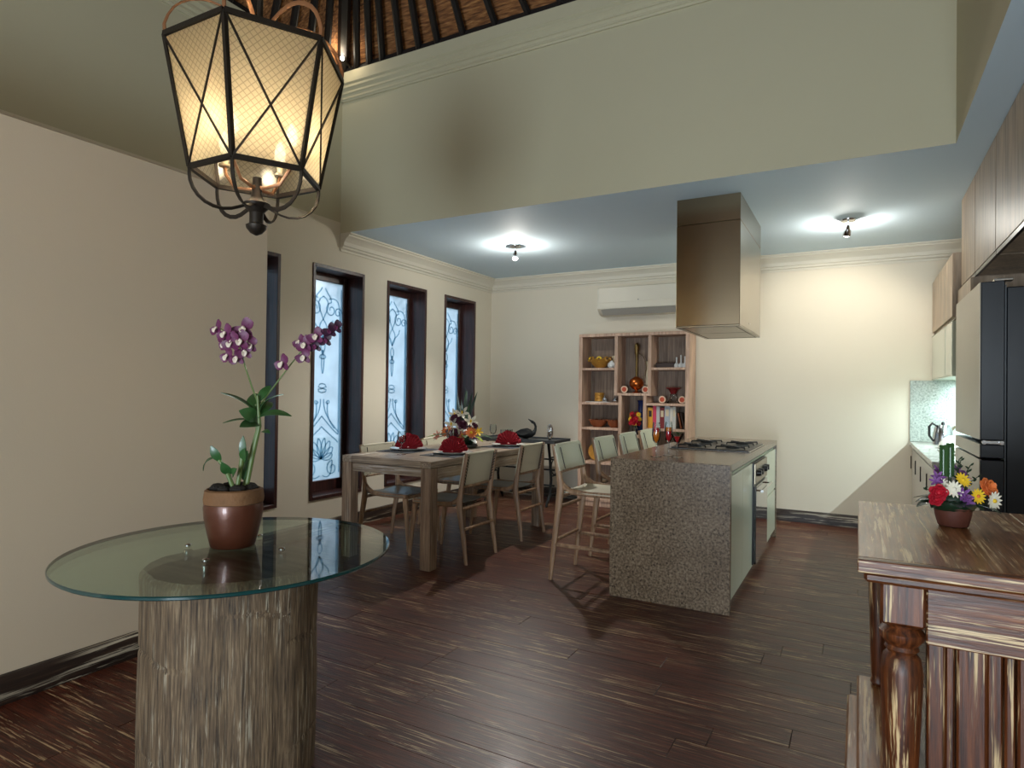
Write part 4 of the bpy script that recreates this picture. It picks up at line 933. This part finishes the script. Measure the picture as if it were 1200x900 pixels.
def wineglass(x, y, lb):
    t = thing('wine_glass', lb, 'glass', (x, y, ZTB), 0, 'wine glasses')
    B().lathe([(.034, 0), (.034, .002), (.006, .005)], 20, capt=False).build('foot', M['clear'], t)
    B().lathe([(.0045, .005), (.0035, .04), (.005, .085)], 10, capb=False, capt=False).build('stem', M['clear'], t)
    B().lathe([(.005, .085), (.026, .10), (.034, .13), (.033, .16), (.029, .185), (.028, .185), (.032, .16), (.033, .13), (.025, .102), (.003, .088)], 20, capb=False, capt=False).build('bowl', M['clear'], t)
wineglass(-3.17, 3.96, 'empty wine glass at the end of the dining table nearest the trunk')
wineglass(-3.04, 4.45, 'empty wine glass between the red napkin and the flower centrepiece')
wineglass(-3.15, 5.35, 'empty wine glass beyond the flower centrepiece')
cp = thing('flower_centrepiece', 'tall centrepiece of white lilies and spiky green leaves on the dining table', 'flower arrangement', (-3.17, 4.83, ZTB), yaw)
S3 = .00755
cp.scale = (1.3, 1.3, 1.3)
B().lathe([(.10, 0), (.11, .008), (.105, .02), (.09, .02)], 24).build('dish', M['slate'], cp)
B().ball((0, 0, .07), .09, 12, 7, (1.1, 1, .75)).build('foam_mound', M['leaf_d'], cp)
for k in range(11):
    a = R.uniform(-.5, .5); B().leaf((.02 * math.sin(7 * k), .02 * math.cos(5 * k), .1), (.03 + a * .16, .05 * math.sin(k * 2.1), R.uniform(.30, .42)), .022, .01, (0, -1, 0), .0015, 6).build('blade_leaf', M['leaf_d'] if k % 3 else M['leaf'], cp)
for k in range(16):
    a = 2 * PI * k / 16 + .2; rr = R.uniform(.17, .26); B().leaf((.06 * math.cos(a), .06 * math.sin(a), .06), (rr * math.cos(a), rr * math.sin(a), .03 + R.uniform(0, .07)), .05, .02, (0, 0, 1), .0015, 6).build('leaf', M[('leaf', 'leaf_d', 'leaf_y')[k % 3]], cp)
def cz(px, py, dy): return V((px - 540) * S3, dy, (523 - py) * S3 * .88)
for kind, px, py, dy, r, c1_, c2_ in (('lily', 540, 487, -.04, 7, 'f_white', 'f_yel'), ('lily', 533, 489, -.03, 6, 'f_white', 'f_yel'), ('lily', 548, 496, -.06, 7, 'f_white', 'f_yel'), ('lily', 531, 499, -.08, 7, 'f_white', 'f_yel'), ('lily', 541, 510, -.11, 6, 'f_pink', 'f_yel'), ('daisy', 527, 506, -.1, 6, 'f_org', 'f_dark'), ('daisy', 549, 507, -.1, 6, 'f_org', 'f_yel'), ('rose', 534, 494, -.06, 5, 'f_dark', 'f_dark'), ('rose', 541, 500, -.09, 5, 'f_dark', 'f_dark'), ('rose', 534, 509, -.1, 6, 'f_dark', 'f_dark'), ('lily', 550, 512, -.1, 5, 'f_pur', 'f_pur'), ('lily', 518, 511, -.06, 5, 'f_pink', 'f_pink'), ('lily', 537, 504, -.1, 6, 'f_white', 'f_white'), ('lily', 555, 506, -.06, 5, 'f_yel', 'f_yel'), ('rose', 551, 501, -.06, 4, 'f_dark', 'f_dark')):
    bloom(kind, cz(px, py, dy), ((px - 540) * .04, -1, .5), r * S3, cp, (M[c1_], M[c2_]))

# ---- cast-iron console under the last window, with its ornaments
st = thing('iron_console', 'black iron-legged console table in the back corner', 'console', (-3.45, 6.58, 0))
B().box(-.50, .50, -.22, .22, .715, .74, .006).build('top', M['slate'], st, smooth=False)
q = B(); 
for a in ((-.50, .50, -.22, -.205), (-.50, .50, .205, .22), (-.50, -.485, -.205, .205), (.485, .50, -.205, .205)): q.box(a[0], a[1], a[2], a[3], .7405, .755, .003)
q.build('raised_edge', M['slate'], st, smooth=False)
for s in (-1, 1):
    x = s * .40
    for t_ in (-1, 1): B().tube([(x, t_ * .21, .01), (x, t_ * .19, .05), (x, t_ * .12, .13), (x, t_ * .09, .3), (x, t_ * .13, .55), (x, t_ * .17, .714)], [.014, .016, .018, .016, .015, .018], 8).build('leg', M['castiron'], st)
    for z in (.13, .34, .55): B().tube([(x, -.11, z), (x, .11, z)], .010, 6).build('cross_bar', M['castiron'], st)
    B().tube([(x + .0, .09 * math.cos(a), .44 + .09 * math.sin(a)) for a in [2 * PI * k / 20 for k in range(20)]], .007, 6, closed=True).build('iron_ring', M['castiron'], st)
for z in (.22, .40, .52): B().tube([(-.40, 0, z), (.40, 0, z)], .010, 6).build('long_bar', M['castiron'], st)
for x in (-.24, -.08, .08, .24): B().tube([(x, 0, .40), (x, 0, .52)], .008, 6).build('upright', M['castiron'], st)
dk = thing('goose_figurine', 'dark metal goose figurine with raised neck on the iron console', 'figurine', (-3.42, 6.55, .7408), yaw)
B().tube([(-.17, 0, .07), (-.13, 0, .075), (-.06, 0, .08), (.03, 0, .085), (.09, 0, .08), (.12, 0, .09), (.142, 0, .13), (.148, 0, .18), (.13, 0, .225), (.10, 0, .245), (.075, 0, .262), (.04, 0, .285)], [.006, .03, .062, .075, .055, .036, .022, .017, .018, .022, .012, .005], 12).build('body', M['castiron'], dk)
B().lathe([(.05, 0), (.055, .008), (.03, .015), (.02, .03)], 14, (.0, 0, 0)).build('base', M['castiron'], dk)
for s in (-1, 1): B().leaf((.05, s * .06, .1), (-.13, s * .055, .09), .08, .015, (0, s, .2), .006, 6).build('wing', M['castiron'], dk)
dk.scale = (.82, .82, .82)
mo = thing('metal_ornament', 'oval polished metal ornament on the iron console', 'ornament', (-3.06, 6.46, .7408), yaw)
B().lathe([(.03, 0), (.032, .006), (.012, .014), (.012, .03)], 14).build('base', M['castiron'], mo)
B().tube([(.026 * math.cos(a), 0, .105 + .075 * math.sin(a)) for a in [2 * PI * k / 24 for k in range(24)]], .013, 8, closed=True).build('oval_ring', M['chrome'], mo)
B().ball((0, 0, .105), .03, 12, 8, (.6, .5, 1.9)).build('inner_disc', M['chrome'], mo)
for k, (x, y) in enumerate(((-3.70, 6.52), (-3.62, 6.50), (-3.655, 6.60))):
    tag(B().lathe([(.026, 0), (.03, .002), (.034, .10), (.032, .10), (.028, .008), (.0, .006)], 18, capt=False).build('tumbler', M['clear'], loc=(x, y, .7408)), ('clear glass tumbler on the iron console nearest the window', 'clear glass tumbler on the iron console nearest the goose tail', 'clear glass tumbler on the iron console behind the other two')[k], 'glass', 'tumblers on the iron console')

# ---- things in the bookcase (front edge y 6.75)
def put(b, nm, mat, lab, cat, loc, rz=0, group=None, smooth=True): return tag(b.build(nm, mat, loc=loc, rz=rz, smooth=smooth), lab, cat, group)
bw = thing('gilt_bowl', 'gilt bowl with a flower-petal rim in the top left compartment', 'bowl', (-2.615, 6.86, 1.577))
B().lathe([(.05, 0), (.055, .006), (.10, .05), (.135, .10), (.13, .10), (.095, .052), (.0, .015)], 26, capt=False).build('bowl_body', M['gold'], bw)
for k in range(9):
    a = 2 * PI * k / 9; o = B().lathe([(.032, 0), (.03, .01), (.012, .014)], 12).build('petal_rosette', M['f_yel'] if k % 2 else M['gold'], bw); o.location = (.125 * math.cos(a), .1 * math.sin(a), .10); o.rotation_euler = (0, PI / 2.4, a)
    B().ball((0, 0, .012), .012, 8, 5).build('rosette_heart', M['darkbox'], o)
sh = B(); sh.lathe([(.03, 0), (.045, .02), (.04, .05), (.018, .075), (.004, .085)], 16, wob=lambda a, z: 1 + .12 * math.sin(5 * a + 60 * z)); put(sh, 'conch_shell', M['china'], 'small white shell ornament beside the gilt bowl', 'ornament', (-2.457, 6.80, 1.577))
sh = B(); sh.box(-.06, .06, -.01, .01, 0, .15, .004); put(sh, 'cream_plaque', M['cream'], 'cream plaque leaning behind the white shell', 'plaque', (-2.475, 7.018, 1.577), smooth=False)
ew = thing('brass_ewer', 'tall brass vessel with a round copper belly and slender neck', 'vessel', (-2.19, 6.88, 1.295))
B().lathe([(.045, 0), (.05, .006), (.02, .02), (.018, .035), (.05, .05), (.078, .085), (.082, .115), (.07, .15), (.035, .175), (.018, .185)], 26).build('belly', M['copper'], ew)
B().lathe([(.014, .18), (.016, .25), (.014, .33), (.018, .43), (.027, .45), (.024, .47), (.03, .50), (.028, .535), (.015, .56), (.004, .565)], 18).build('neck', M['brass'], ew)
B().tube([(.018, 0, .45), (.06, 0, .43), (.10, 0, .37), (.105, 0, .27), (.085, 0, .18), (.065, 0, .14)], [.006, .007, .009, .009, .008, .006], 8).build('handle', M['chrome'], ew)
put(B().box(-.022, .022, -.008, .008, 0, .36, .003), 'wooden_paddle', M['cream'], 'pale wooden paddle standing behind the brass vessel', 'paddle', (-2.09, 6.98, 1.295), .1, smooth=False)
for k, (x, y, z, lb) in enumerate(((-2.305, 6.80, 1.2945, 'round agate slice left of the brass vessel'), (-2.06, 6.79, 1.2945, 'round agate slice right of the brass vessel'), (-1.875, 6.80, 1.1885, 'round agate slice in front of the dark red bowl'), (-1.66, 6.80, 1.1885, 'round agate slice at the right side of the dark red bowl'))):
    t = thing('agate_slice', lb, 'ornament', (x, y, z), 0, 'agate slices')
    o = B().lathe([(.0385, -.006), (.0395, 0), (.0385, .006)], 20, wob=lambda a, z: 1 + .04 * math.sin(3 * a + k)).build('rim', M['slice'], t, loc=(0, 0, .041)); o.rotation_euler = (PI / 2, 0, 0)
    o = B().lathe([(.026, -.0075), (.027, 0), (.026, .0075)], 18).build('core', M['slice_c'], t, loc=(0, 0, .041)); o.rotation_euler = (PI / 2, 0, 0)
rb = B().lathe([(.03, 0), (.03, .01), (.055, .05), (.085, .065), (.082, .07), (.05, .056), (.0, .03)], 24, capt=False); 
rs = thing('red_bowl', 'dark red bowl raised on a glass stand', 'bowl', (-1.785, 6.92, 1.1885))
B().lathe([(.07, 0), (.072, .01), (.05, .03), (.03, .08), (.035, .10)], 20).build('glass_stand', M['clear'], rs); rb.build('bowl_body', M['redbowl'], rs, loc=(0, 0, .1005))
put(B().box(-.10, .10, -.07, .07, 0, .055, .005), 'wooden_box', M['darkbox'], 'flat dark wooden box in the top right compartment', 'box', (-1.86, 6.90, 1.5765), smooth=False)
for k, (x, y, h) in enumerate(((-1.735, 6.85, .075), (-1.69, 6.86, .1), (-1.645, 6.85, .085))):
    put(B().lathe([(.02, 0), (.026, .004), (.028, .03), (.02, .045), (.008, .055), (.007, h + .02), (.011, h + .03), (.003, h + .04)], 16), 'cruet_bottle', M['china'], ('white cruet bottle nearest the dark wooden box', 'tallest white cruet bottle, in the middle of three', 'white cruet bottle at the right end of three')[k], 'bottle', (x, y, 1.5765), 0, 'white cruet bottles')
tin = thing('stacked_tins', 'stack of round gilt tins on a white tray', 'tin', (-2.63, 6.88, 1.192))
for k in range(3): B().lathe([(.052 - .004 * (k == 0), .034 * k), (.055, .034 * k + .004), (.055, .034 * k + .028), (.05, .034 * k + .0335)], 20).build('tin', M['gold'], tin)
put(B().box(-.16, .12, -.09, .09, 0, .0065, .002), 'white_tray', M['china'], 'flat white tray under the round tins', 'tray', (-2.60, 6.86, 1.1853), smooth=False)
for k, (x, y) in enumerate(((-2.535, 6.80), (-2.415, 6.82), (-2.43, 6.92))):
    t = thing('silver_pot', ('small silver pot on the white tray', 'small silver pot by the divider', 'small silver pot behind the other by the divider')[k], 'pot', (x, y, 1.1921 if k == 0 else 1.1855), 0, 'small silver pots')
    B().lathe([(.016, 0), (.026, .01), (.03, .028), (.022, .045), (.014, .05)], 16).build('pot_body', M['silver'], t); B().lathe([(.015, .0502), (.01, .06), (.003, .064), (.004, .07), (.002, .074)], 12).build('lid', M['silver'], t)
for k, (x, r, lb) in enumerate(((-2.64, .10, 'larger carved brown bowl in the third compartment down'), (-2.445, .078, 'smaller carved brown bowl in the third compartment down'))):
    t = thing('carved_bowl', lb, 'bowl', (x, 6.87, .8985), 0, 'carved bowls')
    B().lathe([(r * .5, 0), (r * .55, .006), (r * .9, .04), (r, .08), (r * .95, .08), (r * .82, .042), (0, .015)], 24, capt=False).build('bowl_body', M['basket'], t)
    for q in range(12): B().ball((r * .98 * math.cos(q * PI / 6), r * .98 * math.sin(q * PI / 6), .08), .011, 6, 4).build('rim_knob', M['basket'], t)
put(B().lathe([(.02, 0), (.035, .005), (.038, .03), (.02, .05), (.012, .08), (.016, .09)], 16), 'glass_jar', M['clear'], 'small clear jar behind the larger carved bowl', 'jar', (-2.70, 6.985, .8985))
put(B().lathe([(.04, 0), (.055, .01), (.075, .08), (.078, .13), (.06, .19), (.035, .215), (.034, .36), (.045, .385), (.04, .385)], 26), 'blue_vase', M['bluev'], 'cobalt blue vase with a tall neck in the centre compartment', 'vase', (-2.155, 6.945, .8285))
fv = thing('flower_vase', 'small vase of red and yellow flowers in front of the blue vase', 'flower arrangement', (-2.18, 6.815, .8285))
B().lathe([(.022, 0), (.03, .01), (.034, .05), (.02, .085), (.024, .10)], 18).build('vase', M['clear'], fv)
for k in range(12):
    a = 2 * PI * k / 12; z = .13 + .05 * (k % 3); rr = .055 if k % 2 else .04
    bloom('daisy' if k % 2 else 'rose', (rr * math.cos(a), rr * .6 * math.sin(a) - .015, z), (math.cos(a), -1.2, .4), .03, fv, (M['f_yel'] if k % 2 else M['f_red'], M['f_org']))
bloom('rose', (0, -.06, .15), (0, -1, .2), .045, fv, (M['f_red'], M['f_red']))
for k in range(5): B().tube([(0, 0, .05), (.03 * math.cos(k), .02 * math.sin(k), .15)], .002, 5).build('stem', M['cane'], fv)
bx = -2.03
for k, (wd, h, c_, lb) in enumerate(((.055, .225, (220, 160, 50), 'yellow book at the left end of the row'), (.038, .245, (206, 60, 92), 'pink book next to the yellow one'), (.036, .238, (190, 190, 188), 'grey-white book next to the pink one'), (.050, .228, (120, 34, 36), 'dark red book in the middle of the row'), (.058, .245, (170, 180, 190), 'wide pale blue book next to the dark red one'), (.026, .235, (214, 208, 196), 'slim cream book next to the pale blue one'), (.034, .24, (196, 196, 190), 'off-white book at the right end of the row'))):
    t = thing('book', lb, 'book', (bx, 6.79, .9145), 0, 'books in the bookcase'); mc = plain('book_cover_%d' % k, srgb(*c_), .5, var=.08, vscale=20)
    cv = B(); cv.box(0, .003, 0, .17, 0, h); cv.box(wd - .003, wd, 0, .17, 0, h); cv.box(.003, wd - .003, 0, .003, 0, h); cv.build('cover', mc, t, smooth=False)
    B().box(.0032, wd - .0032, .0035, .165, .003, h - .004).build('page_block', M['cream'], t, smooth=False)
    if k in (0, 3, 4, 6): B().box(wd * .2, wd * .8, -.0008, .0, h * .55, h * .85).build('spine_label', M['darkbox'] if k == 0 else M['cream'], t, smooth=False)
    bx += wd + .0015
for k in range(2):
    o = B().box(0, .016, 0, .12, 0, .17, .003); o = put(o, 'slim_notebook', M['darkbox'] if k else M['basket'], ('slim brown notebook leaning at the end of the book row', 'dark slim notebook leaning at the end of the book row')[k], 'book', (-1.675 + k * .03, 6.80, .9185), smooth=False); o.rotation_euler = (0, -.22, 0)
put(B().lathe([(.10, 0), (.105, .006), (.06, .004), (0, .002)], 26), 'decorative_plate', M['gold'], 'round gilt plate leaning in the lower left compartment', 'plate', (-2.66, 6.90, .6145)).rotation_euler = (PI / 2 - .15, 0, 0)

# ---- cocktails on the island
def cocktail(x, y, kind, lab, mat, mat2):
    t = thing('cocktail', lab, 'drink', (x, y, .8805), 0, 'cocktails on the island')
    B().lathe([(.036, 0), (.036, .002), (.006, .007)], 22, capt=False).build('foot', M['clear'], t)
    B().lathe([(.005, .007), (.004, .05), (.006, .085)], 10, capb=False, capt=False).build('stem', M['clear'], t)
    if kind == 'flute':
        B().lathe([(.006, .085), (.022, .105), (.028, .14), (.026, .19), (.022, .225), (.0212, .225), (.0252, .19), (.027, .14), (.021, .107), (.003, .09)], 20, capb=False, capt=False).build('bowl', M['clear'], t)
        B().lathe([(.004, .0905), (.0205, .108), (.0262, .14), (.0245, .165)], 18).build('drink', mat, t); B().lathe([(.0244, .1652), (.0235, .19)], 18).build('drink_top', mat2, t)
    else:
        B().lathe([(.006, .085), (.018, .10), (.045, .155), (.044, .155), (.017, .102), (.003, .09)], 20, capb=False, capt=False).build('bowl', M['clear'], t)
        B().lathe([(.004, .0905), (.0165, .1025), (.034, .138)], 18).build('drink', mat, t)
        for k in range(3): B().leaf((.01, 0, .138), (.03 * math.cos(k * 2), .03 * math.sin(k * 2), .165), .022, .004, (0, 0, 1), .0015, 4).build('mint_leaf', M['leaf'], t)
cocktail(-1.17, 4.11, 'flute', 'tall amber cocktail in a stemmed glass', M['amber'], M['reddrink'])
cocktail(-1.12, 4.23, 'flute', 'red cocktail with an orange top in a stemmed glass', M['reddrink'], M['amber'])
cocktail(-1.04, 4.14, 'coupe', 'cone-shaped cocktail glass garnished with mint', M['reddrink'], M['olive'])
# ---- worktop things
kt = thing('kettle', 'brushed metal kettle with a curved handle on the worktop', 'kettle', (.66, 6.80, .8705), .4)
B().lathe([(.075, 0), (.08, .006), (.078, .08), (.066, .15), (.05, .175), (.012, .185)], 24).build('body', M['silver'], kt); B().lathe([(.014, .185), (.012, .20), (.004, .204)], 12).build('lid_knob', M['black'], kt)
B().tube([(-.05, 0, .165), (-.09, 0, .19), (-.115, 0, .16), (-.115, 0, .08), (-.08, 0, .03)], [.008, .01, .011, .01, .008], 8).build('handle', M['black'], kt); B().tube([(.06, 0, .12), (.09, 0, .15), (.105, 0, .165)], [.016, .012, .009], 8).build('spout', M['steel'], kt)
put(B().lathe([(.115, 0), (.12, .004), (.11, .045), (.08, .085), (.045, .105), (.02, .11), (.0, .111)], 28, capt=False), 'upturned_bowl', M['china'], 'white bowl upturned on the worktop beside the kettle', 'bowl', (.70, 6.35, .8705))
sk = thing('drying_tray', 'ribbed steel drying tray on the worktop', 'tray', (.72, 5.82, .8705))
B().box(-.17, .17, -.26, .26, 0, .004, .002).build('base', M['steel'], sk, smooth=False)
for k in range(8): B().box(-.15 + k * .04, -.135 + k * .04, -.24, .24, .0042, .012, .002).build('rib', M['steel'], sk, smooth=False)
